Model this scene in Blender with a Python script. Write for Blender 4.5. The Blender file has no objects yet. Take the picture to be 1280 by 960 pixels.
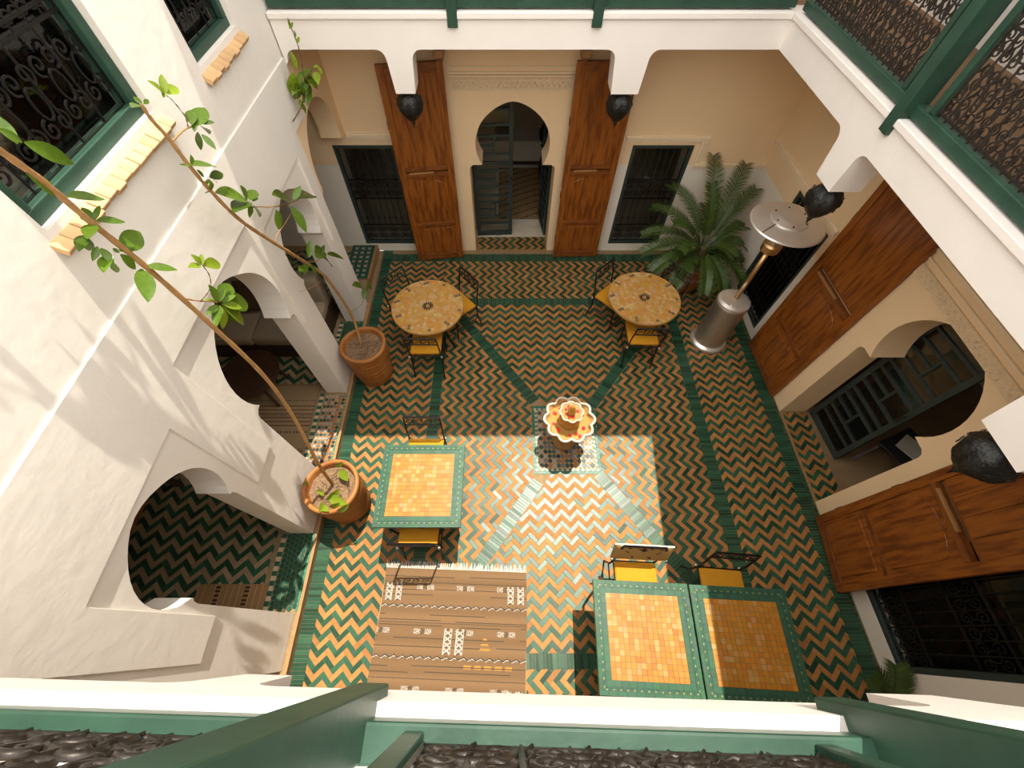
import bpy, bmesh, math, random
from mathutils import Vector, Matrix, Euler
from mathutils.geometry import tessellate_polygon
random.seed(7)
PI = math.pi
scene = bpy.context.scene
C = scene.collection

# ------------------------------------------------------------------ camera, sky, sun, exposure
CAM_H = 4.8
FOC = 513.0
PX, PY = 632.0, 480.0
TILT = math.atan(314 / 513.0)            # angle away from straight down
cam_data = bpy.data.cameras.new('camera')
cam = bpy.data.objects.new('camera', cam_data)
C.objects.link(cam)
cam.location = (0, 0, CAM_H)
cam.rotation_euler = (TILT, 0, 0)
cam_data.sensor_width = 36.0
cam_data.lens = FOC / 1280.0 * 36.0
cam_data.shift_x = (640 - PX) / 1280.0
cam_data.clip_start = 0.02
scene.camera = cam

SUN_DIR = Vector((0.13, 0.29, 1.0)).normalized()
SKY_STRENGTH = 2.65
SUN_STRENGTH = 5.7
world = bpy.data.worlds.new('sky'); scene.world = world
world.use_nodes = True
bg = world.node_tree.nodes['Background']
bg.inputs['Color'].default_value = (1.0, 0.965, 0.915, 1)
bg.inputs['Strength'].default_value = SKY_STRENGTH
sun_data = bpy.data.lights.new('sun_offscreen', 'SUN')
sun_data.energy = SUN_STRENGTH
sun_data.angle = math.radians(0.35)
sun_data.color = (1.0, 0.93, 0.80)
sun = bpy.data.objects.new('sun_offscreen', sun_data); C.objects.link(sun)
sun.rotation_euler = SUN_DIR.to_track_quat('Z', 'Y').to_euler()
sun.location = (2, 4, 12)
vs = scene.view_settings
vs.view_transform = 'Standard'; vs.look = 'None'; vs.gamma = 1.0; vs.use_curve_mapping = False
vs.exposure = 0.34

# ------------------------------------------------------------------ measuring: ray of a photo point met with a plane
_F = Vector((0, math.sin(TILT), -math.cos(TILT))); _R = Vector((1, 0, 0)); _U = _R.cross(_F)
def ray(u, v): return _F * FOC + _R * (u - PX) - _U * (v - PY)
def at_z(u, v, z=0.0):
    d = ray(u, v); return Vector((0, 0, CAM_H)) + d * ((z - CAM_H) / d.z)
def at_x(u, v, x):
    d = ray(u, v); return Vector((0, 0, CAM_H)) + d * (x / d.x)
def at_y(u, v, y):
    d = ray(u, v); return Vector((0, 0, CAM_H)) + d * (y / d.y)
def project(p):
    q = Vector(p) - Vector((0, 0, CAM_H)); z = q.dot(_F)
    return PX + FOC * q.dot(_R) / z, PY - FOC * q.dot(_U) / z

# ------------------------------------------------------------------ mesh builder
class MB:
    def __init__(s): s.v = []; s.f = []; s.m = []; s.c = []
    def face(s, idx, mi=0, col=None): s.f.append(tuple(idx)); s.m.append(mi); s.c.append(col)
    def add(s, verts, faces, mi=0, M=None, col=None):
        o = len(s.v)
        for p in verts:
            p = Vector(p); s.v.append(tuple(M @ p) if M is not None else tuple(p))
        for f in faces: s.face([i + o for i in f], mi, col)
        return s
    def box(s, x0, x1, y0, y1, z0, z1, mi=0, M=None, col=None):
        vs_ = [(x, y, z) for z in (z0, z1) for y in (y0, y1) for x in (x0, x1)]
        return s.add(vs_, [(0, 2, 3, 1), (4, 5, 7, 6), (0, 1, 5, 4), (2, 6, 7, 3), (0, 4, 6, 2), (1, 3, 7, 5)], mi, M, col)
    def bar(s, a, b, w, h, mi=0, up=(0, 0, 1)):
        a = Vector(a); b = Vector(b); d = (b - a); L = d.length
        if L < 1e-6: return s
        x = d.normalized(); up = Vector(up)
        y = up.cross(x)
        if y.length < 1e-4: y = Vector((0, 1, 0)).cross(x)
        y.normalize(); z = x.cross(y)
        M = Matrix((x, y, z)).transposed().to_4x4(); M.translation = a
        return s.box(0, L, -w / 2, w / 2, -h / 2, h / 2, mi, M)
    def tube(s, pts, r, n=6, mi=0, caps=True, closed=False, M=None):
        pts = [Vector(p) for p in pts]; k = len(pts)
        if not hasattr(r, '__len__'): r = [r] * k
        o = len(s.v); prev = None
        for i, p in enumerate(pts):
            if closed: t = pts[(i + 1) % k] - pts[i - 1]
            else: t = pts[min(i + 1, k - 1)] - pts[max(i - 1, 0)]
            if t.length < 1e-9: t = Vector((0, 0, 1))
            t.normalize()
            if prev is None:
                a = Vector((0, 0, 1)) if abs(t.z) < 0.9 else Vector((1, 0, 0))
                nrm = t.cross(a).normalized()
            else:
                nrm = prev - t * prev.dot(t)
                nrm = nrm.normalized() if nrm.length > 1e-6 else t.orthogonal().normalized()
            prev = nrm; bn = t.cross(nrm)
            for j in range(n):
                a = 2 * PI * j / n + PI / n
                q = p + (nrm * math.cos(a) + bn * math.sin(a)) * r[i]
                s.v.append(tuple(M @ q) if M is not None else tuple(q))
        rng = k if closed else k - 1
        for i in range(rng):
            for j in range(n):
                a = o + i * n + j; b = o + i * n + (j + 1) % n
                c = o + ((i + 1) % k) * n + (j + 1) % n; d = o + ((i + 1) % k) * n + j
                s.face((a, b, c, d), mi)
        if caps and not closed:
            s.face([o + j for j in range(n)][::-1], mi); s.face([o + (k - 1) * n + j for j in range(n)], mi)
        return s
    def lathe(s, prof, n=24, mi=0, c=(0, 0, 0), fn=None, M=None, cap0=True, cap1=True):
        o = len(s.v); k = len(prof)
        for (r, z) in prof:
            for j in range(n):
                a = 2 * PI * j / n
                rr, zz = (r, z) if fn is None else fn(r, z, a)
                q = Vector((c[0] + rr * math.cos(a), c[1] + rr * math.sin(a), c[2] + zz))
                s.v.append(tuple(M @ q) if M is not None else tuple(q))
        for i in range(k - 1):
            for j in range(n):
                s.face((o + i * n + j, o + i * n + (j + 1) % n, o + (i + 1) * n + (j + 1) % n, o + (i + 1) * n + j), mi)
        if cap0: s.face([o + j for j in range(n)][::-1], mi)
        if cap1: s.face([o + (k - 1) * n + j for j in range(n)], mi)
        return s
    def slab(s, outer, holes, ax, t0, t1, mi=0):
        loops = [outer] + list(holes)
        flat = [p for l in loops for p in l]
        tris = tessellate_polygon([[Vector((p[0], p[1], 0)) for p in l] for l in loops])
        def W(p, t):
            return {'x': (t, p[0], p[1]), 'y': (p[0], t, p[1]), 'z': (p[0], p[1], t)}[ax]
        o = len(s.v); N = len(flat)
        s.v += [W(p, t0) for p in flat] + [W(p, t1) for p in flat]
        for t in tris:
            s.face([o + i for i in t], mi); s.face([o + N + i for i in reversed(t)], mi)
        b = 0
        for l in loops:
            k = len(l)
            for i in range(k):
                j = (i + 1) % k
                s.face((o + b + i, o + b + j, o + N + b + j, o + N + b + i), mi)
            b += k
        return s
    def mesh(s, name, mats, smooth=False, bevel=0.0, recalc=True, segs=2):
        me = bpy.data.meshes.new(name)
        me.from_pydata(s.v, [], s.f)
        mats = mats if isinstance(mats, (list, tuple)) else [mats]
        for m in mats: me.materials.append(m)
        if len(mats) > 1: me.polygons.foreach_set('material_index', s.m)
        if any(c is not None for c in s.c):
            at = me.color_attributes.new('col', 'FLOAT_COLOR', 'CORNER')
            buf = []
            for poly, c in zip(me.polygons, s.c):
                c = c or (1, 1, 1); buf += [c[0], c[1], c[2], 1.0] * poly.loop_total
            at.data.foreach_set('color', buf)
        if recalc or bevel:
            b = bmesh.new(); b.from_mesh(me)
            if recalc: bmesh.ops.recalc_face_normals(b, faces=b.faces)
            if bevel: bmesh.ops.bevel(b, geom=list(b.edges), offset=bevel, segments=segs, affect='EDGES', profile=0.5)
            b.to_mesh(me); b.free()
        if smooth: me.polygons.foreach_set('use_smooth', [True] * len(me.polygons))
        me.update()
        return me
    def build(s, name, mats, parent=None, smooth=False, bevel=0.0, recalc=True, kind=None, segs=2):
        return link(name, s.mesh(name, mats, smooth, bevel, recalc, segs), parent, kind)
def link(name, me, parent=None, kind=None, loc=None, rot=None, scale=None):
    o = bpy.data.objects.new(name, me); C.objects.link(o)
    if parent is not None: o.parent = parent
    if kind: o['kind'] = kind
    if loc is not None: o.location = loc
    if rot is not None: o.rotation_euler = rot
    if scale is not None: o.scale = scale
    return o
def tag(o, label, cat, group=None):
    o['label'] = label; o['category'] = cat
    if group: o['group'] = group
    return o
def thing(name, label, cat, loc=(0, 0, 0), rz=0.0, group=None):
    o = bpy.data.objects.new(name, None); C.objects.link(o)
    o.location = loc; o.rotation_euler = (0, 0, rz); o.empty_display_size = 0.1
    return tag(o, label, cat, group)
def struct(name, mb, mats, parent=None, **kw):
    o = mb.build(name, mats, parent, **kw)
    if parent is None: o['kind'] = 'structure'
    return o
def copy_tree(o, parent=None):
    c = o.copy(); C.objects.link(c)
    if parent is not None: c.parent = parent
    for ch in list(o.children): copy_tree(ch, c)
    return c

# ------------------------------------------------------------------ materials
def mat(name, col, rough=0.6, metal=0.0, var=0.0, vscale=8.0, bump=0.0, bscale=40.0, col2=None, island=0.0,
        stretch=None, attr=False, spec=0.5, trans=0.0, objrand=0.0, bdetail=4.0, coat=0.0, bdist=0.01):
    m = bpy.data.materials.new(name); m.use_nodes = True
    nt = m.node_tree; N = nt.nodes; L = nt.links
    p = N['Principled BSDF']
    p.inputs['Roughness'].default_value = rough; p.inputs['Metallic'].default_value = metal
    p.inputs['Specular IOR Level'].default_value = spec
    if coat: p.inputs['Coat Weight'].default_value = coat; p.inputs['Coat Roughness'].default_value = 0.12
    tc = N.new('ShaderNodeTexCoord'); mp = N.new('ShaderNodeMapping')
    L.new(tc.outputs['Object'], mp.inputs['Vector'])
    if stretch: mp.inputs['Scale'].default_value = stretch
    base = None
    if attr:
        a = N.new('ShaderNodeVertexColor'); a.layer_name = 'col'; base = a.outputs['Color']
    else:
        r = N.new('ShaderNodeRGB'); r.outputs[0].default_value = (*col, 1); base = r.outputs[0]
    if var > 0 or col2 is not None:
        nz = N.new('ShaderNodeTexNoise'); nz.inputs['Scale'].default_value = vscale; nz.inputs['Detail'].default_value = 6
        L.new(mp.outputs[0], nz.inputs['Vector'])
        if col2 is not None:
            rp = N.new('ShaderNodeValToRGB'); rp.color_ramp.elements[0].position = 0.36; rp.color_ramp.elements[1].position = 0.64
            L.new(nz.outputs['Fac'], rp.inputs['Fac'])
            mx = N.new('ShaderNodeMix'); mx.data_type = 'RGBA'
            L.new(rp.outputs['Color'], mx.inputs[0]); L.new(base, mx.inputs[6]); mx.inputs[7].default_value = (*col2, 1)
            base = mx.outputs[2]
        if var > 0:
            mr = N.new('ShaderNodeMapRange'); mr.inputs['From Min'].default_value = 0.25; mr.inputs['From Max'].default_value = 0.75
            mr.inputs['To Min'].default_value = 1 - var; mr.inputs['To Max'].default_value = 1 + var
            L.new(nz.outputs['Fac'], mr.inputs['Value'])
            vm = N.new('ShaderNodeVectorMath'); vm.operation = 'SCALE'
            L.new(base, vm.inputs[0]); L.new(mr.outputs[0], vm.inputs['Scale']); base = vm.outputs[0]
    for amt, node, out in ((island, 'ShaderNodeNewGeometry', 'Random Per Island'), (objrand, 'ShaderNodeObjectInfo', 'Random')):
        if amt > 0:
            g = N.new(node)
            mr = N.new('ShaderNodeMapRange'); mr.inputs['To Min'].default_value = 1 - amt; mr.inputs['To Max'].default_value = 1 + amt
            L.new(g.outputs[out], mr.inputs['Value'])
            vm = N.new('ShaderNodeVectorMath'); vm.operation = 'SCALE'
            L.new(base, vm.inputs[0]); L.new(mr.outputs[0], vm.inputs['Scale']); base = vm.outputs[0]
    L.new(base, p.inputs['Base Color'])
    if bump > 0:
        nb = N.new('ShaderNodeTexNoise'); nb.inputs['Scale'].default_value = bscale; nb.inputs['Detail'].default_value = bdetail
        L.new(mp.outputs[0], nb.inputs['Vector'])
        b = N.new('ShaderNodeBump'); b.inputs['Strength'].default_value = bump; b.inputs['Distance'].default_value = bdist
        L.new(nb.outputs['Fac'], b.inputs['Height']); L.new(b.outputs[0], p.inputs['Normal'])
    if trans > 0:
        t = N.new('ShaderNodeBsdfTranslucent'); L.new(base, t.inputs['Color'])
        ms = N.new('ShaderNodeMixShader'); ms.inputs[0].default_value = trans
        L.new(p.outputs[0], ms.inputs[1]); L.new(t.outputs[0], ms.inputs[2])
        L.new(ms.outputs[0], N['Material Output'].inputs['Surface'])
    return m
def glass_mat(name, tint):
    m = bpy.data.materials.new(name); m.use_nodes = True
    N = m.node_tree.nodes; L = m.node_tree.links
    for n in list(N):
        if n.type != 'OUTPUT_MATERIAL': N.remove(n)
    out = [n for n in N if n.type == 'OUTPUT_MATERIAL'][0]
    t = N.new('ShaderNodeBsdfTransparent'); t.inputs[0].default_value = (*tint, 1)
    g = N.new('ShaderNodeBsdfGlossy'); g.inputs['Roughness'].default_value = 0.05
    f = N.new('ShaderNodeFresnel'); f.inputs[0].default_value = 1.45
    mx = N.new('ShaderNodeMixShader')
    L.new(f.outputs[0], mx.inputs[0]); L.new(t.outputs[0], mx.inputs[1]); L.new(g.outputs[0], mx.inputs[2])
    L.new(mx.outputs[0], out.inputs['Surface'])
    return m
M_white = mat('white_plaster', (0.82, 0.77, 0.72), 0.85, var=0.025, vscale=3, bump=0.35, bscale=9, bdetail=7, spec=0.2, bdist=0.012)
M_lime = mat('warm_limewash', (0.82, 0.77, 0.70), 0.85, var=0.03, vscale=2.5, bump=0.40, bscale=9, bdetail=8, spec=0.2, bdist=0.010)  # arcade wall's own white paint, slightly warmer than the beam plaster
M_cream = mat('cream_plaster', (0.86, 0.65, 0.40), 0.85, var=0.035, vscale=2.2, bump=0.15, bscale=14, spec=0.2)
M_moulding = mat('pale_moulding', (0.84, 0.69, 0.48), 0.8, var=0.04, vscale=20, bump=0.2, bscale=60, spec=0.2)
M_frieze = mat('carved_frieze_plaster', (0.84, 0.66, 0.43), 0.85, var=0.10, vscale=45, bump=0.9, bscale=55, spec=0.2, bdist=0.02)
M_green = mat('green_paint', (0.023, 0.062, 0.040), 0.42, spec=0.35, var=0.2, vscale=9, bump=0.08, bscale=30)
M_dkgreen = mat('dark_green_grey_paint', (0.030, 0.045, 0.040), 0.45, var=0.15, vscale=9)
M_iron = mat('black_iron', (0.014, 0.012, 0.011), 0.42, metal=0.5, var=0.2, vscale=30, bump=0.1, bscale=80)
M_castiron = mat('brown_cast_iron', (0.030, 0.023, 0.018), 0.42, metal=0.35, var=0.3, vscale=25, bump=0.25, bscale=60)
M_wood = mat('cedar_wood', (0.37, 0.115, 0.014), 0.38, var=0.32, vscale=4.0, bump=0.12, bscale=10, stretch=(7, 7, 0.9), col2=(0.12, 0.030, 0.004))
M_woodrail = mat('cedar_wood_rail', (0.28, 0.085, 0.012), 0.45, var=0.25, vscale=7, col2=(0.11, 0.028, 0.005), stretch=(1, 1, 3))
M_darkwood = mat('dark_wood', (0.045, 0.02, 0.01), 0.5, var=0.2)
M_oldwood = mat('worn_timber', (0.36, 0.19, 0.07), 0.55, var=0.2, vscale=14)
M_terra = mat('terracotta', (0.40, 0.165, 0.036), 0.58, var=0.16, vscale=6, bump=0.2, bscale=35, col2=(0.29, 0.10, 0.02))
M_brick = mat('sill_brick', (0.62, 0.39, 0.19), 0.8, var=0.16, vscale=16, bump=0.3, bscale=45, objrand=0.12)
M_soil = mat('dry_soil', (0.20, 0.12, 0.065), 0.95, var=0.4, vscale=35, bump=1.0, bscale=45)
M_tile_g = mat('green_glazed_tile', (0.019, 0.064, 0.034), 0.34, var=0.12, vscale=30, island=0.42, objrand=0.30, bump=0.05, bscale=40, spec=0.27)
M_tile_o = mat('ochre_clay_tile', (0.345, 0.155, 0.048), 0.58, var=0.12, vscale=30, island=0.18, objrand=0.16, bump=0.10, bscale=50, spec=0.12)
M_tile_c = mat('cream_clay_tile', (0.33, 0.23, 0.13), 0.45, var=0.1, vscale=30, island=0.15, bump=0.1, bscale=50)
M_grout = mat('mortar', (0.27, 0.18, 0.09), 0.9, var=0.2, vscale=20)
M_zell = mat('zellige_mosaic', (1, 1, 1), 0.42, attr=True, spec=0.35, var=0.08, vscale=60)
M_table = mat('table_mosaic', (1, 1, 1), 0.45, attr=True, spec=0.25, var=0.06, vscale=50)
M_rug = mat('woven_rug', (1, 1, 1), 0.95, attr=True, spec=0.1, bump=0.5, bscale=260, bdist=0.004)
M_steel = mat('brushed_steel', (0.66, 0.61, 0.54), 0.30, metal=0.9, var=0.08, vscale=10, stretch=(1, 1, 20))
M_steel2 = mat('polished_steel', (0.80, 0.77, 0.72), 0.36, metal=0.75, var=0.05, vscale=8)
M_brass = mat('copper_tinted_steel', (0.62, 0.40, 0.20), 0.3, metal=0.9, var=0.1)
M_yellow = mat('mustard_fabric', (0.55, 0.25, 0.018), 0.85, var=0.06, vscale=20, bump=0.25, bscale=220, spec=0.15, bdist=0.004)
M_patt = mat('printed_cream_fabric', (1, 1, 1), 0.85, attr=True, spec=0.15)
M_leaf = mat('ficus_leaf', (0.085, 0.155, 0.012), 0.30, var=0.2, vscale=9, trans=0.28, objrand=0.35, spec=0.5)
M_leafy = mat('young_leaf', (0.22, 0.31, 0.02), 0.4, var=0.15, trans=0.35, objrand=0.2)
M_palm = mat('palm_leaf', (0.048, 0.088, 0.012), 0.45, var=0.25, vscale=6, trans=0.10, island=0.35)
M_bark = mat('tan_stem', (0.34, 0.18, 0.06), 0.7, var=0.2, vscale=22, bump=0.4, bscale=60)
M_twig = mat('dark_twig', (0.12, 0.07, 0.03), 0.7)
M_marble = mat('carved_marble', (0.40, 0.22, 0.07), 0.45, var=0.10, vscale=9, bump=0.15, bscale=50)
M_marblerim = mat('white_marble_rim', (0.55, 0.47, 0.36), 0.45)
M_petal = mat('red_rose_petal', (0.75, 0.015, 0.012), 0.55, objrand=0.2)
M_gold = mat('golden_mosaic', (0.40, 0.18, 0.02), 0.35, var=0.35, vscale=70, bump=0.4, bscale=90)
M_sofa = mat('beige_linen', (0.36, 0.29, 0.20), 0.9, bump=0.2, bscale=150, spec=0.1)
M_pillow = mat('pale_linen', (0.55, 0.49, 0.40), 0.9, bump=0.2, bscale=150, spec=0.1)
M_room = mat('room_plaster', (0.62, 0.52, 0.40), 0.9, var=0.05)
M_roomfloor = mat('pale_stone_floor', (0.58, 0.52, 0.42), 0.5, var=0.12, vscale=4)
M_slab = mat('gallery_floor_clay', (0.24, 0.14, 0.07), 0.8, var=0.2, vscale=6)
M_glass = glass_mat('clear_glass', (0.93, 0.94, 0.93))
M_fringe = mat('white_wool', (0.60, 0.56, 0.50), 0.95)
M_black = mat('matt_black', (0.012, 0.011, 0.010), 0.6)
M_lamp = mat('pierced_black_metal', (0.018, 0.018, 0.017), 0.38, metal=0.4, bump=0.8, bscale=55, var=0.3, vscale=30)

# ================================================================== SETTING
XL, XR, YB = -2.09, 3.61, 5.62          # left arcade face, right wall face, back wall face
ZB0, ZB1 = 3.17, 3.43                   # gallery beam bottom and top
XG, YG = 2.54, 4.64                     # faces of the right and back gallery beams
YN = lambda x: -0.158 - 0.025 * x       # face of the near gallery beam
LZ = 0.10                               # raised floor behind the left arcade

def clip(poly, a, b):                   # keep the part left of a->b
    out = []; n = len(poly)
    def side(p): return (b[0] - a[0]) * (p[1] - a[1]) - (b[1] - a[1]) * (p[0] - a[0])
    for i in range(n):
        p, q = poly[i], poly[(i + 1) % n]; sp, sq = side(p), side(q)
        if sp >= 0: out.append(p)
        if (sp > 0 > sq) or (sp < 0 < sq):
            t = sp / (sp - sq); out.append((p[0] + (q[0] - p[0]) * t, p[1] + (q[1] - p[1]) * t))
    return out
def area(p): return 0.5 * sum(p[i][0] * p[(i + 1) % len(p)][1] - p[(i + 1) % len(p)][0] * p[i][1] for i in range(len(p)))
def clip_zone(poly, zone):
    for i in range(len(zone)):
        poly = clip(poly, zone[i], zone[(i + 1) % len(zone)])
        if len(poly) < 3: return []
    return poly
def add_tile(mb, poly, z, mi=0, d=0.006, tilt=0.02, col=None):
    cx = sum(p[0] for p in poly) / len(poly); cy = sum(p[1] for p in poly) / len(poly)
    sx, sy = random.gauss(0, tilt), random.gauss(0, tilt); dz = random.uniform(-0.0006, 0.0006)
    n = len(poly); o = len(mb.v)
    for p in poly: mb.v.append((p[0], p[1], z + dz + sx * (p[0] - cx) + sy * (p[1] - cy)))
    for p in poly: mb.v.append((p[0], p[1], z - d))
    mb.face([o + i for i in range(n)], mi, col)
    for i in range(n):
        j = (i + 1) % n; mb.face((o + i, o + n + i, o + n + j, o + j), mi, col)
TW, TL_, GAP = 0.0455, 0.130, 0.0014
def herringbone(zone, vertical, w=TW, l=TL_):
    xs = [p[0] for p in zone]; ys = [p[1] for p in zone]; x0, x1, y0, y1 = min(xs), max(xs), min(ys), max(ys)
    s = math.sqrt(0.5); out = []
    X0, X1, Y0, Y1 = (x0, x1, y0, y1) if not vertical else (y0, y1, x0, x1)
    for m in range(int(X0 / (l * 2 * s)) - 2, int(X1 / (l * 2 * s)) + 3):
        for k in range(int(Y0 / (w * 2 * s)) - 8, int(Y1 / (w * 2 * s)) + 6):
            oa, ob = k * w + m * l, k * w - m * l
            for r in ((0, l, 0, w), (l, l + w, w - l, w)):
                q = [(oa + r[0] + GAP, ob + r[2] + GAP), (oa + r[1] - GAP, ob + r[2] + GAP),
                     (oa + r[1] - GAP, ob + r[3] - GAP), (oa + r[0] + GAP, ob + r[3] - GAP)]
                P = [((a - b) * s, (a + b) * s) for a, b in q]
                if vertical: P = [(p[1], p[0]) for p in P][::-1]
                full = abs(area(P)); c = clip_zone(P, zone)
                if len(c) >= 3 and area(c) > full * 0.04:
                    out.append((c, k % 2, len(c) == 4 and area(c) > full * 0.9999))
    return out
def strip_tiles(a, b, wid, step=0.033, g=0.0014):   # thin tiles laid across a band from a to b
    a = Vector(a); b = Vector(b); d = b - a; n = max(1, int(d.length / step)); d.normalize(); nr = Vector((-d.y, d.x))
    st = (b - a).length / n; out = []
    for i in range(n):
        p0 = a + d * (i * st + g); p1 = a + d * ((i + 1) * st - g)
        q = [p0 - nr * wid / 2, p1 - nr * wid / 2, p1 + nr * wid / 2, p0 + nr * wid / 2]
        out.append([(p.x, p.y) for p in q])
    return out

# ---- floor
FX0, FX1, FY0, FY1 = -2.09, 3.61, -1.45, 5.62
fb = MB(); fb.box(FX0, FX1 + 0.34, FY0, FY1 + 0.35, -0.25, -0.0045)
floor = struct('floor', fb, M_grout)
IX0, IX1, IY0, IY1 = -0.87, 2.45, -0.15, 4.385     # inner rectangle
BW = 0.14
OX0, OX1, OY1 = -1.92, 3.42, 5.35
SQ = (0.34, 1.17, 1.66, 2.60)                         # mosaic square under the fountain
CXY = ((IX0 + IX1) / 2, (IY0 + IY1) / 2)
corners = {'tl': (IX0, IY1), 'tr': (IX1, IY1), 'bl': (IX0, IY0), 'br': (IX1, IY0)}
DW = 0.15
def tri(a, b):                                       # triangle a-b-centre pulled in from the diagonals and the square
    return [a, b, CXY]
tiles = []
def diag_trim(polys, keep):
    return polys
zones = []
def off_line(a, b, d):                               # line a->b shifted to its left by d
    a = Vector(a); b = Vector(b); t = (b - a).normalized(); n = Vector((-t.y, t.x)); return tuple(a + n * d), tuple(b + n * d)
def tri_zone(a, b):
    z = [a, b, CXY]
    if area(z) < 0: z = z[::-1]
    for i in range(3):
        p, q = z[i], z[(i + 1) % 3]
        if CXY in (p, q): pass
    # trim by the two diagonal bands
    out = list(z)
    for i in range(3):
        p, q = z[i], z[(i + 1) % 3]
        if p == CXY or q == CXY:
            l0, l1 = off_line(p, q, DW / 2); out = clip(out, l0, l1)
    return out
x0, x1, y0, y1 = SQ
tz = {'top': (tri_zone(corners['tl'], corners['tr']), False), 'bot': (tri_zone(corners['bl'], corners['br']), False),
      'lef': (tri_zone(corners['tl'], corners['bl']), True), 'rig': (tri_zone(corners['tr'], corners['br']), True)}
def minus_square(zone, side):
    if side == 'top': return clip(zone, (x1, y1), (x0, y1))[:] if False else clip(zone, (x0, y1), (x1, y1))
    if side == 'bot': return clip(zone, (x1, y0), (x0, y0))
    if side == 'lef': return clip(zone, (x0, y0), (x0, y1))
    return clip(zone, (x1, y1), (x1, y0))
field = []
for k, (z, vert) in tz.items(): field += herringbone(minus_square(z, k), vert)
rect = lambda a, b, c, d: [(a, c), (b, c), (b, d), (a, d)]
field += herringbone(rect(OX0, IX0 - BW, FY0, OY1), False)
field += herringbone(rect(IX1 + BW + 0.01, OX1, FY0, OY1), False)
field += herringbone(rect(IX0 - BW, IX1 + BW, IY1 + BW - 0.005, OY1), True)
field += herringbone(rect(IX0 - BW, IX1 + BW, FY0, IY0 - BW + 0.01), True)
bands = []
bands += strip_tiles(((OX0 + FX0) / 2 + 0.01, FY0), ((OX0 + FX0) / 2 + 0.01, FY1), OX0 - FX0 - 0.02)
bands += strip_tiles((OX1 + 0.075, FY0), (OX1 + 0.075, FY1), 0.145)
bands += strip_tiles((OX0, OY1 + 0.075), (OX1, OY1 + 0.075), 0.145)
bands += strip_tiles((IX0 - BW / 2, IY0 - BW), (IX0 - BW / 2, IY1 + BW), BW - 0.006)
bands += strip_tiles((IX1 + BW / 2 + 0.005, IY0 - BW), (IX1 + BW / 2 + 0.005, IY1 + BW), BW + 0.004)
bands += strip_tiles((IX0, IY1 + BW / 2 - 0.003), (IX1, IY1 + BW / 2 - 0.003), BW - 0.01)
bands += strip_tiles((IX0, IY0 - BW / 2 + 0.005), (IX1, IY0 - BW / 2 + 0.005), BW - 0.012)
for c in corners.values():
    v = Vector(CXY) - Vector(c)
    sq_t = min((SQ[0] - c[0]) / v.x if c[0] < CXY[0] else (SQ[1] - c[0]) / v.x, (SQ[3] - c[1]) / v.y if c[1] > CXY[1] else (SQ[2] - c[1]) / v.y)
    zone = rect(IX0, IX1, IY0, IY1)
    for q in strip_tiles(Vector(c) - v * 0.02, Vector(c) + v * (sq_t + 0.03), DW - 0.008):
        q = clip_zone(q if area(q) > 0 else q[::-1], zone)
        if len(q) >= 3 and not (SQ[0] < sum(p[0] for p in q) / len(q) < SQ[1] and SQ[2] < sum(p[1] for p in q) / len(q) < SQ[3]): bands.append(q)
# small square edging tiles against the walls
for xx in (OX1 + 0.165,):
    bands += strip_tiles((xx, FY0), (xx, FY1), 0.024, 0.05)
bands += strip_tiles((OX0, OY1 + 0.165), (OX1, OY1 + 0.165), 0.024, 0.05)
# the 300 herringbone tiles that show largest stay single parts
HID = [(440, 695, 665, 880), (715, 715, 1020, 890), (455, 550, 590, 665), (365, 560, 475, 670), (675, 480, 750, 600), (752, 680, 845, 735), (868, 690, 955, 740), (480, 655, 560, 700)]
cand = []
for i, (p, col, full) in enumerate(field):
    if not full: continue
    cx = sum(q[0] for q in p) / 4; cy = sum(q[1] for q in p) / 4
    if not (-2 < cx < 3.5 and -0.55 < cy < 4): continue
    u, v = project((cx, cy, 0))
    if v > 862 or any(a < u < c and b < v < d for a, b, c, d in HID): continue
    cand.append((abs(area([project((q[0], q[1], 0)) for q in p])), i))
cand.sort(reverse=True); single = set(i for _, i in cand[:300])
ft = MB()
tile_me = []
for m_ in (M_tile_o, M_tile_g):
    t = MB(); h, k = TL_ / 2 - GAP, TW / 2 - GAP
    t.box(-h, h, -k, k, -0.006, 0.0)
    tile_me.append(t.mesh('tile', m_, bevel=0.0012, segs=1))
for i, (p, col, full) in enumerate(field):
    if i in single:
        cx = sum(q[0] for q in p) / 4; cy = sum(q[1] for q in p) / 4
        e0 = Vector(p[1]) - Vector(p[0]); e1 = Vector(p[2]) - Vector(p[1]); e = e0 if e0.length > e1.length else e1
        link('tile', tile_me[col], floor, loc=(cx, cy, 0.0004), rot=(random.gauss(0, .02), random.gauss(0, .012), math.atan2(e.y, e.x)))
    else: add_tile(ft, p, 0.0, col)
for q in bands: add_tile(ft, q, 0.0, 1)
ft.build('paving_tiles', [M_tile_o, M_tile_g], floor, recalc=False, kind='stuff')
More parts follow.
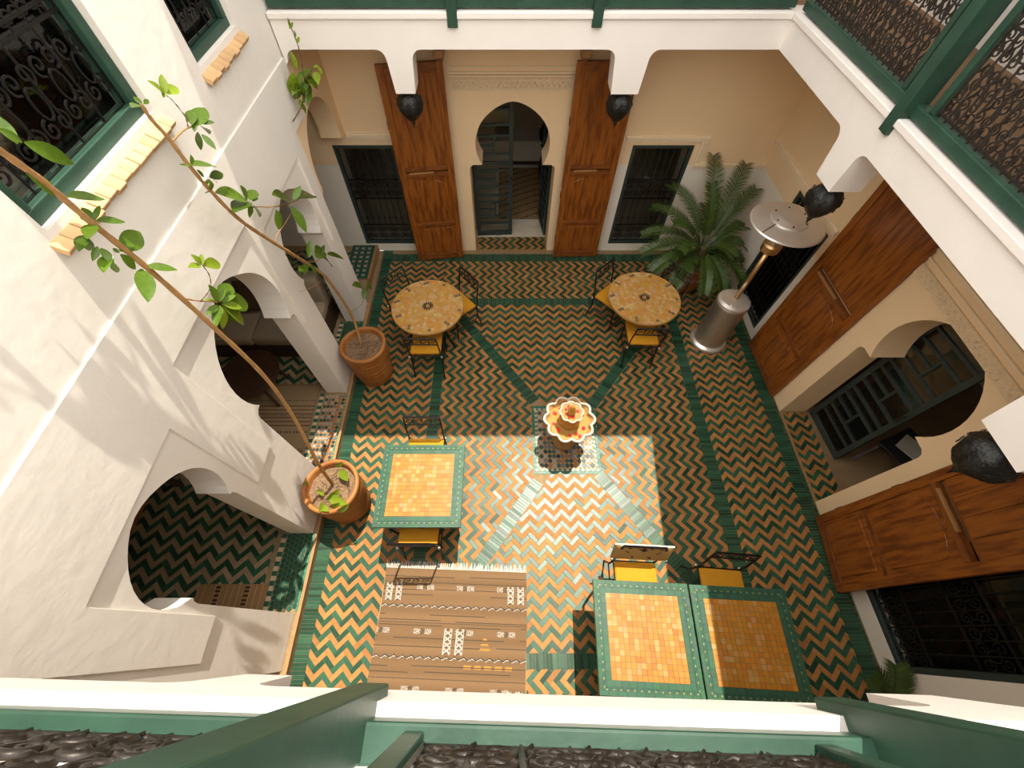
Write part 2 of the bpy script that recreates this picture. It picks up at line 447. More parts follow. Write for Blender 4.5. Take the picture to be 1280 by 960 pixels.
# zellige square round the fountain foot
zm = MB(); rz = random.Random(3)
ZC = [(0.02, 0.07, 0.05), (0.035, 0.035, 0.035), (0.38, 0.14, 0.035), (0.34, 0.30, 0.25), (0.05, 0.10, 0.09), (0.16, 0.15, 0.14)]
n = 13; sx = (x1 - x0 - 0.16) / n; sy = (y1 - y0 - 0.16) / n
def ngon(cx, cy, r, k, ph=0): return [(cx + r * math.cos(2 * PI * i / k + ph), cy + r * math.sin(2 * PI * i / k + ph)) for i in range(k)]
for i in range(n):
    for j in range(n):
        cx = x0 + 0.08 + (i + 0.5) * sx; cy = y0 + 0.08 + (j + 0.5) * sy
        add_tile(zm, ngon(cx, cy, 0.026, 8, PI / 8), 0.0005, 0, col=ZC[(i * 7 + j * 3 + (i * j) % 5) % 6], tilt=0.03)
for i in range(n + 1):
    for j in range(n + 1):
        cx = x0 + 0.08 + i * sx; cy = y0 + 0.08 + j * sy
        add_tile(zm, ngon(cx, cy, 0.017, 4), 0.0002, 0, col=(0.50, 0.24, 0.07) if (i + j) % 2 else (0.34, 0.27, 0.18), tilt=0.03)
for (a, b) in (((x0, y0 + .055), (x1, y0 + .055)), ((x0, y1 - .055), (x1, y1 - .055)), ((x0 + .055, y0 + .07), (x0 + .055, y1 - .07)), ((x1 - .055, y0 + .07), (x1 - .055, y1 - .07))):
    for k, q in enumerate(strip_tiles(a, b, 0.03, 0.03)): add_tile(zm, q, 0.0003, 0, col=(0.42, 0.36, 0.28) if k % 2 else (0.05, 0.16, 0.11))
for (a, b) in (((x0, y0 + .02), (x1, y0 + .02)), ((x0, y1 - .02), (x1, y1 - .02)), ((x0 + .02, y0 + .04), (x0 + .02, y1 - .04)), ((x1 - .02, y0 + .04), (x1 - .02, y1 - .04))):
    for q in strip_tiles(a, b, 0.032, 0.05): add_tile(zm, q, 0.0003, 0, col=(0.022, 0.12, 0.07))
zm.build('fountain_mosaic', M_zell, floor, recalc=False, kind='stuff')

# ---- walls
def arch_loop(c, hw, z0, zneck, r, zc, point=0.03, n=28, lip=0.03):
    nk = math.sqrt(max(r * r - (zc - zneck) ** 2, 1e-4)); a0 = math.asin((zneck - zc) / r)
    L = [(c - hw, z0), (c - hw, zneck - 0.07), (c - hw + 0.012, zneck - lip), (c - hw + 0.05 if hw - nk > 0.05 else c - nk, zneck - 0.004), (c - nk, zneck)]
    for i in range(1, n):
        a = PI - a0 + (2 * a0 - PI) * i / n
        L.append((c + r * math.cos(a), zc + r * math.sin(a) + point * max(0, math.sin(a)) ** 14))
    L += [(c + nk, zneck), (c + hw - 0.05 if hw - nk > 0.05 else c + nk, zneck - 0.004), (c + hw - 0.012, zneck - lip), (c + hw, zneck - 0.07), (c + hw, z0)]
    return L
def rect_loop(a, b, c, d): return [(a, c), (b, c), (b, d), (a, d)]
def open_bottom(u0, u1, z0, z1, notches):            # outline of a wall whose arches run down to the bottom edge
    L = [(u0, z0)]
    for n_ in notches: L += n_
    L += [(u1, z0), (u1, z1), (u0, z1)]
    return L

def two_tone(name, zsplit, axis, d0, d1):
    m = mat(name, (0.86, 0.65, 0.40), 0.85, var=0.03, vscale=2.2, bump=0.15, bscale=14, spec=0.2)
    nt = m.node_tree; N = nt.nodes; L = nt.links; p = N['Principled BSDF']
    src = p.inputs['Base Color'].links[0].from_socket
    tc = N.new('ShaderNodeTexCoord'); sp = N.new('ShaderNodeSeparateXYZ'); L.new(tc.outputs['Object'], sp.inputs[0])
    gt = N.new('ShaderNodeMath'); gt.operation = 'GREATER_THAN'; gt.inputs[1].default_value = zsplit
    L.new(sp.outputs['Z'], gt.inputs[0])
    mx = N.new('ShaderNodeMix'); mx.data_type = 'RGBA'; mx.inputs[6].default_value = (0.80, 0.74, 0.64, 1)
    c1 = N.new('ShaderNodeMath'); c1.operation = 'COMPARE'; c1.inputs[1].default_value = (d0 + d1) / 2; c1.inputs[2].default_value = (d1 - d0) / 2
    L.new(sp.outputs[axis], c1.inputs[0])
    mxx = N.new('ShaderNodeMath'); mxx.operation = 'MAXIMUM'; L.new(gt.outputs[0], mxx.inputs[0]); L.new(c1.outputs[0], mxx.inputs[1])
    L.new(mxx.outputs[0], mx.inputs[0]); L.new(src, mx.inputs[7]); L.new(mx.outputs[2], p.inputs['Base Color'])
    return m
M_wall2 = two_tone('cream_wall_with_white_dado', 1.5, 'X', -1.1, 1.2)
M_wall3 = two_tone('cream_side_wall_with_white_dado', 1.5, 'Y', 0.9, 3.0)

# back wall
DXB, DYR = 0.095, 1.92                                # door centres
wb = MB()
wb.slab(open_bottom(-4.3, 3.95, 0, ZB0, [arch_loop(DXB, 0.60, 0, 1.50, 0.50, 1.77)]),
        [rect_loop(-2.34, -1.51, 0.14, 1.77), rect_loop(1.715, 2.55, 0.14, 1.77)], 'y', YB, YB + 0.35)
wall_back = struct('wall_back', wb, M_wall2)
# right wall
wr = MB()
wr.slab(open_bottom(-1.45, 5.62, 0, ZB0, [arch_loop(DYR, 0.595, 0, 1.47, 0.51, 1.75)]),
        [rect_loop(-0.29, 0.62, 0.20, 1.75), rect_loop(3.80, 4.66, 0.12, 1.75)], 'x', XR, XR + 0.34)
wall_right = struct('wall_right', wr, M_wall3)

# left arcade: body with arches, raised outer layer above
AB = arch_loop(0.57, 0.385, LZ, 1.68, 0.44, 1.94, 0.03, lip=0.02)
AA = arch_loop(2.17, 0.575, LZ, 1.70, 0.56, 1.98, 0.06)
AC = arch_loop(3.55, 0.42, LZ, 1.70, 0.45, 1.95, 0.03, lip=0.02)
wl = MB()
wl.slab(open_bottom(-0.29, 4.33, LZ, 3.11, [AB, AA, AC]), [], 'x', XL - 0.28, XL - 0.022)
wall_left = struct('wall_left', wl, M_lime)
ly = MB()
out = [(-0.17, 1.40), (0.12, 1.40), (0.12, 2.475), (1.10, 2.475), (1.10, 1.40), (1.45, 1.40), (1.45, 2.66), (2.80, 2.66), (2.80, 1.46),
       (2.99, 1.46), (2.99, 2.475), (4.10, 2.475), (4.10, 1.45), (4.22, 1.45), (4.22, 2.62), (4.64, 2.62), (4.64, 3.112), (-0.17, 3.112)]
ly.slab(out, [], 'x', XL - 0.025, XL)
struct('raised_plaster', ly, M_lime, wall_left, bevel=0.004, segs=1)
ed = MB()
# wall beyond the beam line with the end arch, painted cream
AD = [(4.33, LZ), (4.33, 1.88), (4.39, 1.93)] + [(4.92 + 0.54 * math.cos(a), 2.06 + 0.55 * math.sin(a)) for a in [PI + 0.2 - (PI + 0.4) * i / 24 for i in range(25)]] + [(5.47, 1.93), (YB, 1.90)]
ed.slab(AD + [(YB, 3.11), (4.33, 3.11)], [], 'x', XL - 0.28, XL - 0.022)
struct('end_arch_wall', ed, M_cream, wall_left)
up = MB()
up.slab(rect_loop(-1.45, YB, 3.11, 5.6), [rect_loop(1.58, 2.68, 3.56, 5.3), rect_loop(3.33, 4.06, 3.53, 5.3)], 'x', XL - 0.28, XL - 0.014)
upper_left = struct('wall_left_upper', up, M_lime)
# raised walk behind the arcade and its edge
lf = MB(); lf.box(-4.3, XL + 0.03, -0.32, 4.33, -0.2, LZ - 0.005); lf.box(-4.3, -2.2, 4.33, YB, -0.2, LZ - 0.005); lf.box(-2.2, XL + 0.01, 4.33, YB, -0.2, -0.0045)
floor_l = struct('floor_left_walk', lf, M_grout)
nz = MB(); nz.box(XL + 0.005, XL + 0.035, -0.32, 4.33, LZ - 0.012, LZ + 0.006)
struct('timber_edge', nz, M_oldwood, floor_l)
lt = MB(); lt2 = MB()
for (p, col, full) in herringbone(rect(-4.2, -2.50, -0.2, 1.62), False, 0.052, 0.155): add_tile(lt, p, LZ, col)
for (p, col, full) in herringbone(rect(-4.2, -2.50, 1.62, 5.5), False, 0.052, 0.155): add_tile(lt, p, LZ, col)
lt.build('loggia_tiles', [M_tile_c, M_tile_g], floor_l, recalc=False, kind='stuff')
# thresholds: green scale tiles (near arch), coloured mosaic (middle arch)
for (ya, yb, kind_) in ((0.2, 0.95, 'g'), (1.61, 2.73, 'm'), (3.14, 3.96, 'g')):
    xa, xb = XL - 0.30, XL + 0.0
    if kind_ == 'g':
        for i in range(6):
            for j in range(int((yb - ya) / 0.05)):
                cx = xa + 0.03 + i * 0.046; cy = ya + 0.025 + j * 0.05 + (0.025 if i % 2 else 0)
                add_tile(lt2, ngon(cx, cy, 0.027, 6), LZ + .001, 0, col=(0.016, 0.075, 0.042), tilt=0.04)
    else:
        for i in range(6):
            for j in range(int((yb - ya) / 0.05)):
                cx = xa + 0.04 + i * 0.044; cy = ya + 0.025 + j * 0.05
                add_tile(lt2, ngon(cx, cy, 0.021, 6), LZ + .001, 0, col=ZC[(i * 5 + j * 3 + i * j % 4) % 6], tilt=0.04)
                add_tile(lt2, ngon(cx + 0.022, cy + 0.025, 0.012, 4), LZ + .001, 0, col=(0.55, 0.22, 0.06), tilt=0.04)
    for q in strip_tiles((xb - 0.012, ya), (xb - 0.012, yb), 0.02, 0.08): add_tile(lt2, q, LZ + 0.001, 0, col=(0.05, 0.22, 0.13))
    for k, q in enumerate(strip_tiles((xa - 0.03, ya), (xa - 0.03, yb), 0.05, 0.045)): add_tile(lt2, q, LZ + 0.001, 0, col=(0.02, 0.10, 0.06) if k % 2 else (0.55, 0.42, 0.28))
lt2.build('threshold_mosaic', M_zell, floor_l, recalc=False, kind='stuff')
# green tiled corner plinth by the back wall
pl = thing('tiled_plinth', 'low green tiled plinth with dotted white inlay in the far corner by the arcade', 'plinth', (-2.33, 5.12, 0))
b = MB(); b.box(-0.24, 0.15, -0.30, 0.49, 0.0, 0.12); b.build('body', M_grout, pl)
b = MB()
for i in range(7):
    for j in range(15):
        edge = (i in (1, 5) and 1 <= j <= 13) or (j in (1, 13) and 1 <= i <= 5) or (i == 3 and 3 <= j <= 11 and j % 2)
        add_tile(b, rect(-0.235 + i * 0.053, -0.185 + i * 0.053, -0.295 + j * 0.052, -0.246 + j * 0.052), 0.124, 0, col=(0.30, 0.28, 0.22) if edge and (i + j) % 2 == 0 else (0.014, 0.065, 0.038))
b.build('glazed_tiles', M_zell, pl, recalc=False, kind='stuff')
b = MB(); b.box(0.15, 0.175, -0.30, 0.49, 0.0, 0.13); b.build('timber_edge', M_oldwood, pl)

# loggia room, back room, right room (seen dimly through the openings)
rm = MB()
rm.box(-4.45, -4.3, -1.45, 5.97, 0, ZB0)
rm.box(-4.3, XL - 0.28, -0.35, -0.29, 0, ZB0)
struct('wall_loggia', rm, M_room)
cl = MB()
cl.box(-4.45, XL - 0.28, -1.45, 5.97, ZB0, ZB0 + 0.2)
cl.box(-4.3, 3.95, YB + 0.35, 8.9, 2.75, 2.95)
cl.box(XR + 0.34, 6.5, -1.45, YB, 2.75, 2.95)
struct('ceiling', cl, M_room)
cl = MB()
cl.box(XL, 3.95, YG + 0.25, YB, ZB0 + 0.02, ZB1)
cl.box(XG + 0.25, XR, -1.45, YG + 0.25, ZB0 + 0.02, ZB1)
struct('ceiling_gallery', cl, M_cream)
gf = MB()
gf.box(XL, XR, YG + 0.2, YB, ZB1, ZB1 + 0.03); gf.box(XG + 0.2, XR, -1.3, YG + 0.2, ZB1, ZB1 + 0.03)
struct('floor_gallery', gf, M_slab)
rb = MB()
rb.box(-4.3, 3.95, 8.9, 9.0, 0, 2.95); rb.box(-4.3, -4.2, 5.97, 8.9, 0, 2.95); rb.box(3.85, 3.95, 5.97, 8.9, 0, 2.95)
struct('wall_back_room', rb, M_room)
rf = MB(); rf.box(-4.3, 3.95, YB + 0.35, 8.9, -0.2, 0.0)
struct('floor_back_room', rf, M_roomfloor)
rr = MB()
rr.box(6.5, 6.6, -1.45, YB, 0, 2.95); rr.box(XR + 0.34, 6.5, -1.55, -1.45, 0, 2.95); rr.box(XR + 0.34, 6.5, YB, YB + 0.1, 0, 2.95)
struct('wall_right_room', rr, M_room)
rf = MB(); rf.box(XR + 0.34, 6.5, -1.45, YB, -0.2, 0.0)
struct('floor_right_room', rf, mat('brown_stone_floor', (0.26, 0.17, 0.09), 0.5, var=0.2, vscale=4))
# pale marble tiles with diagonal joints just inside the back doorway, threshold tiles in both doorways
def door_threshold(M_, nm):
    t = MB()
    for (p, col, full) in herringbone(rect(-0.575, 0.575, 0.03, 0.34), True): add_tile(t, p, 0.004, col)
    for q in strip_tiles((-0.595, 0.012), (0.595, 0.012), 0.022, 0.12): add_tile(t, q, 0.004, 2)
    o = t.build(nm, [M_tile_o, M_tile_g, M_oldwood], None, recalc=False); o['kind'] = 'structure'
    o.matrix_world = M_
door_threshold(Matrix.Translation((DXB, YB, 0)), 'floor_back_doorway')
door_threshold(Matrix.Translation((XR, DYR, 0)) @ Matrix.Rotation(-PI / 2, 4, 'Z'), 'floor_right_doorway')
mt = MB()
for i in range(-6, 7):
    for j in range(0, 7):
        c = (DXB + (i + (0.5 if j % 2 else 0)) * 0.42, 6.05 + j * 0.21)
        q = clip_zone([(c[0] - .208, c[1]), (c[0], c[1] - .208), (c[0] + .208, c[1]), (c[0], c[1] + .208)], rect(-2, 2.2, 5.98, 7.4))
        if len(q) >= 3: add_tile(mt, q, 0.005, 0, tilt=0.002)
o = mt.build('floor_marble_tiles', mat('cream_marble', (0.66, 0.58, 0.45), 0.3, var=0.1, vscale=5, island=0.08), None, recalc=False); o['kind'] = 'structure'

# ---- mouldings
tm = MB()
for dz, d in ((0.0, 0.022), (0.03, 0.035), (0.055, 0.018)):
    tm.box(2.62, XR, YB - d, YB, 1.46 + dz, 1.46 + dz + 0.028)
    tm.box(1.60, 2.62 + 0.09, YB - d, YB, 1.815 + dz, 1.815 + dz + 0.028)
    tm.box(2.62 + dz, 2.62 + dz + 0.028, YB - d - 0.001, YB, 1.546, 1.816)
    tm.box(-2.09, -1.42, YB - d, YB, 1.85 + dz, 1.85 + dz + 0.028)
    tm.box(XR - d, XR, 3.72, 5.60, 1.80 + dz, 1.80 + dz + 0.028)
struct('trim_1', tm, M_moulding)
tm = MB()
for z, h, d in ((2.60, 0.018, 0.02), (2.575, 0.012, 0.03), (2.66, 0.014, 0.012)):
    tm.box(-0.66, 0.84, YB - d, YB, z, z + h)
for z, h, d in ((2.475, 0.016, 0.03), (2.455, 0.012, 0.018), (2.385, 0.016, 0.02)):
    tm.box(XR - d, XR, 1.15, 2.78, z, z + h)
struct('trim_2', tm, M_moulding)
tm = MB(); tm.box(-0.66, 0.84, YB - 0.018, YB, 2.43, 2.55); tm.box(XR - 0.018, XR, 1.15, 2.74, 2.225, 2.335)
fr = struct('trim_3', tm, M_frieze)
tb = MB(); rq = random.Random(5)
for k in range(44):                                   # carved leaf relief of the friezes
    c = -0.63 + k * 0.0335
    tb.lathe([(0.002, 0), (0.017, 0.004), (0.010, 0.012), (0.001, 0.014)], 7, M=Matrix.Translation((c, YB - 0.018, 2.49 + (0.018 if k % 2 else -0.018))) @ Matrix.Rotation(PI / 2, 4, 'X'))
    if k < 47:
        tb.lathe([(0.002, 0), (0.017, 0.004), (0.010, 0.012), (0.001, 0.014)], 7, M=Matrix.Translation((XR - 0.018, 1.18 + k * 0.035, 2.28 + (0.018 if k % 2 else -0.018))) @ Matrix.Rotation(-PI / 2, 4, 'Y'))
tb.build('carved_relief', M_frieze, fr, kind='stuff')
# timber corbel blocks above the back doors
for k, cxx in enumerate((-0.735, 0.885)):
    b = thing('timber_corbel', ['short timber corbel block over the cedar shutter on the corner plinth side', 'short timber corbel block over the cedar shutter on the palm side'][k], 'corbel', (cxx, YB, 2.83), group=None)
    m_ = MB(); m_.box(-0.055, 0.055, -0.24, 0.0, 0.0, 0.07); m_.build('block', M_oldwood, b, bevel=0.006)
    m_ = MB(); m_.box(-0.035, 0.035, -0.18, 0.0, -0.06, 0.0); m_.build('lower_block', M_woodrail, b, bevel=0.006)

# ---- gallery beams with hanging pendants
def round_corner(cx, cz, r, a0, a1, n=8): return [(cx + r * math.cos(a0 + (a1 - a0) * i / n), cz + r * math.sin(a0 + (a1 - a0) * i / n)) for i in range(n + 1)]
def beam_outline(u0, u1, pend, z0=ZB0, z1=ZB1, end0=True, end1=False, r=0.09):
    L = []
    if end0: L += [(u0, z0 - 0.12)] + round_corner(u0 + r + 0.03, z0 - r, r, PI, PI / 2)
    else: L += [(u0, z0)]
    for (a, b_, zp) in pend:
        f = 0.025
        L += round_corner(a - f - r, z0 - r, r, PI / 2, 0.0) + [(a, zp), (b_, zp)] + round_corner(b_ + f + r, z0 - r, r, PI, PI / 2)
    if end1: L += round_corner(u1 - r - 0.03, z0 - r, r, PI / 2, 0) + [(u1, z0 - 0.12)]
    else: L += [(u1, z0)]
    return L + [(u1, z1), (u0, z1)]
bm_ = MB(); bm_.slab(beam_outline(XL, XG + 0.25, [(-1.10, -0.905, 2.805), (1.06, 1.33, 2.80)]), [], 'y', YG, YG + 0.25)
beam_b = struct('beam_back', bm_, M_white)
bm_ = MB(); bm_.box(XL, XG - 0.02, YG - 0.022, YG + 0.2, ZB1 - 0.035, ZB1 + 0.012); struct('ledge', bm_, M_white, beam_b, bevel=0.006)
bm_ = MB(); bm_.slab(beam_outline(-0.25, YG, [(0.69, 0.98, 2.83), (2.975, 3.215, 2.835)], end0=False), [], 'x', XG, XG + 0.25)
beam_r = struct('beam_right', bm_, M_white)
bm_ = MB(); bm_.box(XG - 0.022, XG + 0.2, -0.2, YG - 0.022, ZB1 - 0.035, ZB1 + 0.012); struct('ledge', bm_, M_white, beam_r, bevel=0.006)
# near beam, a little out of square
RN = math.atan(-0.025)
bn_ = MB(); bn_.slab(beam_outline(-2.09, 3.6, [(-1.03, -0.85, 2.80), (1.41, 1.66, 2.80)], end0=True, r=0.09), [], 'y', -0.25, 0.0)
beam_n = struct('beam_near', bn_, M_white); beam_n.location = (0, -0.158, 0); beam_n.rotation_euler = (0, 0, RN)
bn_ = MB(); bn_.box(-2.09, 3.6, -1.25, -0.25, ZB0 + 0.02, ZB1); struct('gallery_slab', bn_, M_slab, beam_n)

# ---- unseen upper storey: parapet height and roof edge shaped to shade the court
ub = MB()
ub.box(XL - 0.28, 3.95, YB, YB + 0.35, ZB0, 8.3); ub.box(XL, 3.95, YG, YB, 6.2, 6.45); ub.box(XL - 0.28, 3.95, YG, YG + 0.22, 6.0, 8.56)
struct('wall_back_upper', ub, M_white)
ub = MB()
ub.box(XR, XR + 0.34, -1.45, YB, ZB0, 5.6); ub.slab([(XR, -1.45), (XR, YG), (2.62, YG), (2.11, -1.45)], [], 'z', 5.05, 5.23)  # slanted roof edge out of view, added to bound the sun patch
struct('wall_right_upper', ub, M_white)
un = MB(); un.box(-4.3, 3.95, -1.6, -1.45, 0, 4.3)
struct('wall_near', un, M_white)
# upper rooms behind the two left windows
ur = MB(); ur.box(-4.3, -4.2, -1.45, 5.6, ZB0 + 0.2, 5.6); ur.box(-4.3, XL - 0.28, -1.55, -1.45, ZB0 + 0.2, 5.6); ur.box(-4.3, XL - 0.28, 5.6, 5.7, ZB0 + 0.2, 5.6); ur.box(-4.3, XL - 0.28, -1.45, 5.6, 5.4, 5.6)
struct('wall_upper_room', ur, M_room)

# ================================================================== IRONWORK
def spiral(cx, cz, r, turns=1.4, a0=0.0, sgn=1, n=22):
    return [(cx + r * (1 - 0.82 * i / n) * math.cos(a0 + sgn * 2 * PI * turns * i / n), 0, cz + r * (1 - 0.82 * i / n) * math.sin(a0 + sgn * 2 * PI * turns * i / n)) for i in range(n + 1)]
def scroll_band(mb, u0, u1, z0, z1, step, r=0.006, n=4, y=0.0):
    vstart = len(mb.v)
    h = z1 - z0; k = max(1, int(round((u1 - u0) / step))); s = (u1 - u0) / k
    for i in range(k):
        c = u0 + (i + 0.5) * s; q = min(s, h) * 0.24
        mb.tube(spiral(c - s * 0.24, z0 + h * 0.28, q, 1.3, PI / 2, 1), r, n)
        mb.tube(spiral(c + s * 0.24, z0 + h * 0.28, q, 1.3, PI / 2, -1), r, n)
        mb.tube(spiral(c - s * 0.24, z0 + h * 0.74, q, 1.3, -PI / 2, -1), r, n)
        mb.tube(spiral(c + s * 0.24, z0 + h * 0.74, q, 1.3, -PI / 2, 1), r, n)
        mb.tube([(c + s * 0.20 * math.cos(t), 0, z0 + h * 0.5 + h * 0.16 * math.sin(t)) for t in [2 * PI * j / 12 for j in range(12)]], r, n, closed=True)
    if y:
        for i in range(vstart, len(mb.v)): mb.v[i] = (mb.v[i][0], mb.v[i][1] + y, mb.v[i][2])
def grille(parent, w, h, band_h, zsplit=None, bars=7, r=0.006, mt=None, y=0.0):
    """iron window grille in the local XZ plane, x in [-w/2, w/2], z in [0, h]"""
    mt = mt or M_iron
    b = MB(); b.tube([(-w / 2, y, 0), (w / 2, y, 0), (w / 2, y, h), (-w / 2, y, h)], 0.009, 4, closed=True)
    rows = [0.0]
    zz = [band_h, h * 0.5, h * 0.5 + band_h] if zsplit is None else zsplit
    for z in zz: b.box(-w / 2, w / 2, y - 0.008, y + 0.008, z - 0.007, z + 0.007)
    b.build('grille_frame', mt, parent)
    for i in range(bars):
        u = -w / 2 + w * (i + 1) / (bars + 1)
        t = MB(); t.tube([(u, y, band_h if i % 2 else 0), (u, y, h)], r, 5); t.lathe([(0.002, -0.03), (0.016, 0), (0.002, 0.03)], 6, c=(u, y, band_h + 0.13))
        t.build('grille_bar', mt, parent)
    s = MB(); scroll_band(s, -w / 2, w / 2, 0, band_h, 0.2, r)
    if zsplit is None: scroll_band(s, -w / 2, w / 2, h * 0.5, h * 0.5 + band_h, 0.2, r)
    else:
        for i in range(bars + 1):                     # lyre scrolls standing on the lower band
            u = -w / 2 + w * (i + 0.5) / (bars + 1)
            s.tube(spiral(u - 0.03, band_h + 0.05, 0.032, 1.2, 0, 1), r * .8, 4); s.tube(spiral(u + 0.03, band_h + 0.05, 0.032, 1.2, PI, -1), r * .8, 4)
    o = s.build('scrollwork', mt, parent)
    if y:
        o.location.y = y
def window(name, w, h, M_, frame_m, fw=0.05, dep=0.07, band_h=0.30, bars=7, zsplit=None, r=0.006, gm=None):
    e = bpy.data.objects.new(name, None); C.objects.link(e); e['kind'] = 'structure'; e.matrix_world = M_
    for (a, b_, c, d) in ((-w / 2, w / 2, 0, fw), (-w / 2, w / 2, h - fw, h), (-w / 2, -w / 2 + fw, fw, h - fw), (w / 2 - fw, w / 2, fw, h - fw)):
        f = MB(); f.box(a, b_, -dep / 2, dep / 2, c, d); f.build('window_frame', frame_m, e, bevel=0.006)
    g = MB(); g.box(-w / 2 + fw, w / 2 - fw, 0.05, 0.056, fw, h - fw); g.build('pane', M_glass, e)
    q = bpy.data.objects.new('grille', None); C.objects.link(q); q.parent = e; q.location = (0, -0.0, fw)
    grille(q, w - 2 * fw, h - 2 * fw, band_h, zsplit, bars, r, gm)
    return e
T = Matrix.Translation
RZ = lambda a: Matrix.Rotation(a, 4, 'Z')
window('window_1', 0.83, 1.63, T((-1.925, YB + 0.04, 0.14)), M_dkgreen)
window('window_2', 0.835, 1.63, T((2.1325, YB + 0.04, 0.14)), M_dkgreen)
window('window_3', 0.86, 1.63, T((XR + 0.04, 4.23, 0.12)) @ RZ(-PI / 2), M_dkgreen)
window('window_4', 0.91, 1.55, T((XR + 0.04, 0.165, 0.20)) @ RZ(-PI / 2), M_dkgreen)
w5 = window('window_5', 1.10, 1.74, T((XL - 0.10, 2.13, 3.56)) @ RZ(PI / 2), M_green, 0.07, 0.09, 0.42, 8, [0.42, 0.47], 0.0065, M_iron)
w6 = window('window_6', 0.73, 1.77, T((XL - 0.10, 3.695, 3.53)) @ RZ(PI / 2), M_green, 0.06, 0.09, 0.40, 6, [0.40, 0.45], 0.0065, M_iron)
# brick sills: bricks on edge, ragged outer line
rs = random.Random(11)
for (w_, L0, n_) in ((w5, 1.20, 15), (w6, 0.78, 10)):
    for i in range(n_):
        u = -L0 / 2 + L0 * (i + 0.5) / n_; bw = L0 / n_ - 0.004; dd = rs.uniform(0.0, 0.014)
        b = MB(); b.box(-bw / 2, bw / 2, -0.085 - dd, 0.085, -0.02, 0.015)
        o = b.build('brick', M_brick, w_, bevel=0.003, segs=1)
        o.location = (u, -0.062, -0.038 + rs.uniform(-.003, .003)); o.rotation_euler = (0.62, 0, rs.uniform(-.02, .02))

# ================================================================== DOORS AND SHUTTERS
def lattice_door(name, label, w, h, M_, cols=2):
    """green lattice leaf, local x 0..w (hinge at 0), z 0..h, thickness along y"""
    e = thing(name, label, 'door'); e.matrix_world = M_
    t = 0.04; s = 0.06
    for (a, b_) in ((0, s), (w - s, w)):
        m_ = MB(); m_.box(a, b_, -t / 2, t / 2, 0, h); m_.build('stile', M_dkgreen, e, bevel=0.004)
    for z in (0, h - 0.08):
        m_ = MB(); m_.box(s, w - s, -t / 2, t / 2, z, z + 0.08); m_.build('rail', M_dkgreen, e, bevel=0.004)
    z = 0.08; pat = [0.17, 0.13, 0.26, 0.12, 0.15, 0.26, 0.12, 0.13, 0.26, 0.15, 0.2]; k = 0
    while z < h - 0.2:
        d = pat[k % len(pat)]
        z1_ = min(z + d, h - 0.08)
        g = MB(); g.box(s, w - s, -0.003, 0.003, z, z1_); g.build('pane', M_glass, e)
        if d > 0.2:
            um = s + (w - 2 * s) * 0.55
            m_ = MB(); m_.box(um - 0.013, um + 0.013, -t / 2 + 0.004, t / 2 - 0.004, z, z1_); m_.build('glazing_bar', M_dkgreen, e)
            m_ = MB(); m_.box(s, um - 0.013, -t / 2 + 0.004, t / 2 - 0.004, (z + z1_) / 2 - 0.013, (z + z1_) / 2 + 0.013); m_.build('glazing_bar', M_dkgreen, e)
        if z1_ < h - 0.1:
            m_ = MB(); m_.box(s, w - s, -t / 2 + 0.004, t / 2 - 0.004, z1_ - 0.014, z1_ + 0.014); m_.build('glazing_bar', M_dkgreen, e)
        z = z1_; k += 1
    h_ = MB(); h_.tube([(w - 0.03, -0.02, 1.0), (w - 0.03, -0.06, 1.0), (w - 0.03, -0.06, 1.1), (w - 0.03, -0.02, 1.1)], 0.006, 6); h_.build('handle', M_iron, e)
    return e
lattice_door('lattice_door', 'dark green lattice door leaf standing shut in the back doorway between cedar shutters', 0.60, 2.22, T((DXB - 0.585, YB + 0.39, 0.0)) @ RZ(0.05))
lattice_door('lattice_door', 'dark green lattice door leaf swung open edge-on beside the tan chevron rug', 0.56, 2.22, T((DXB + 0.585, YB + 0.39, 0.0)) @ RZ(PI / 2 + 0.14))
lattice_door('lattice_door', 'dark green lattice door leaf half closing the arched side doorway past the patio heater', 0.66, 2.22, T((XR + 0.40, DYR + 0.585, 0.0)) @ RZ(-PI / 2 - 0.12 + 0.2))
lattice_door('lattice_door', 'dark lattice door leaf folded back behind the stool inside the arched side doorway', 0.56, 2.22, T((XR + 0.40, DYR - 0.585, 0.0)) @ RZ(-0.1))

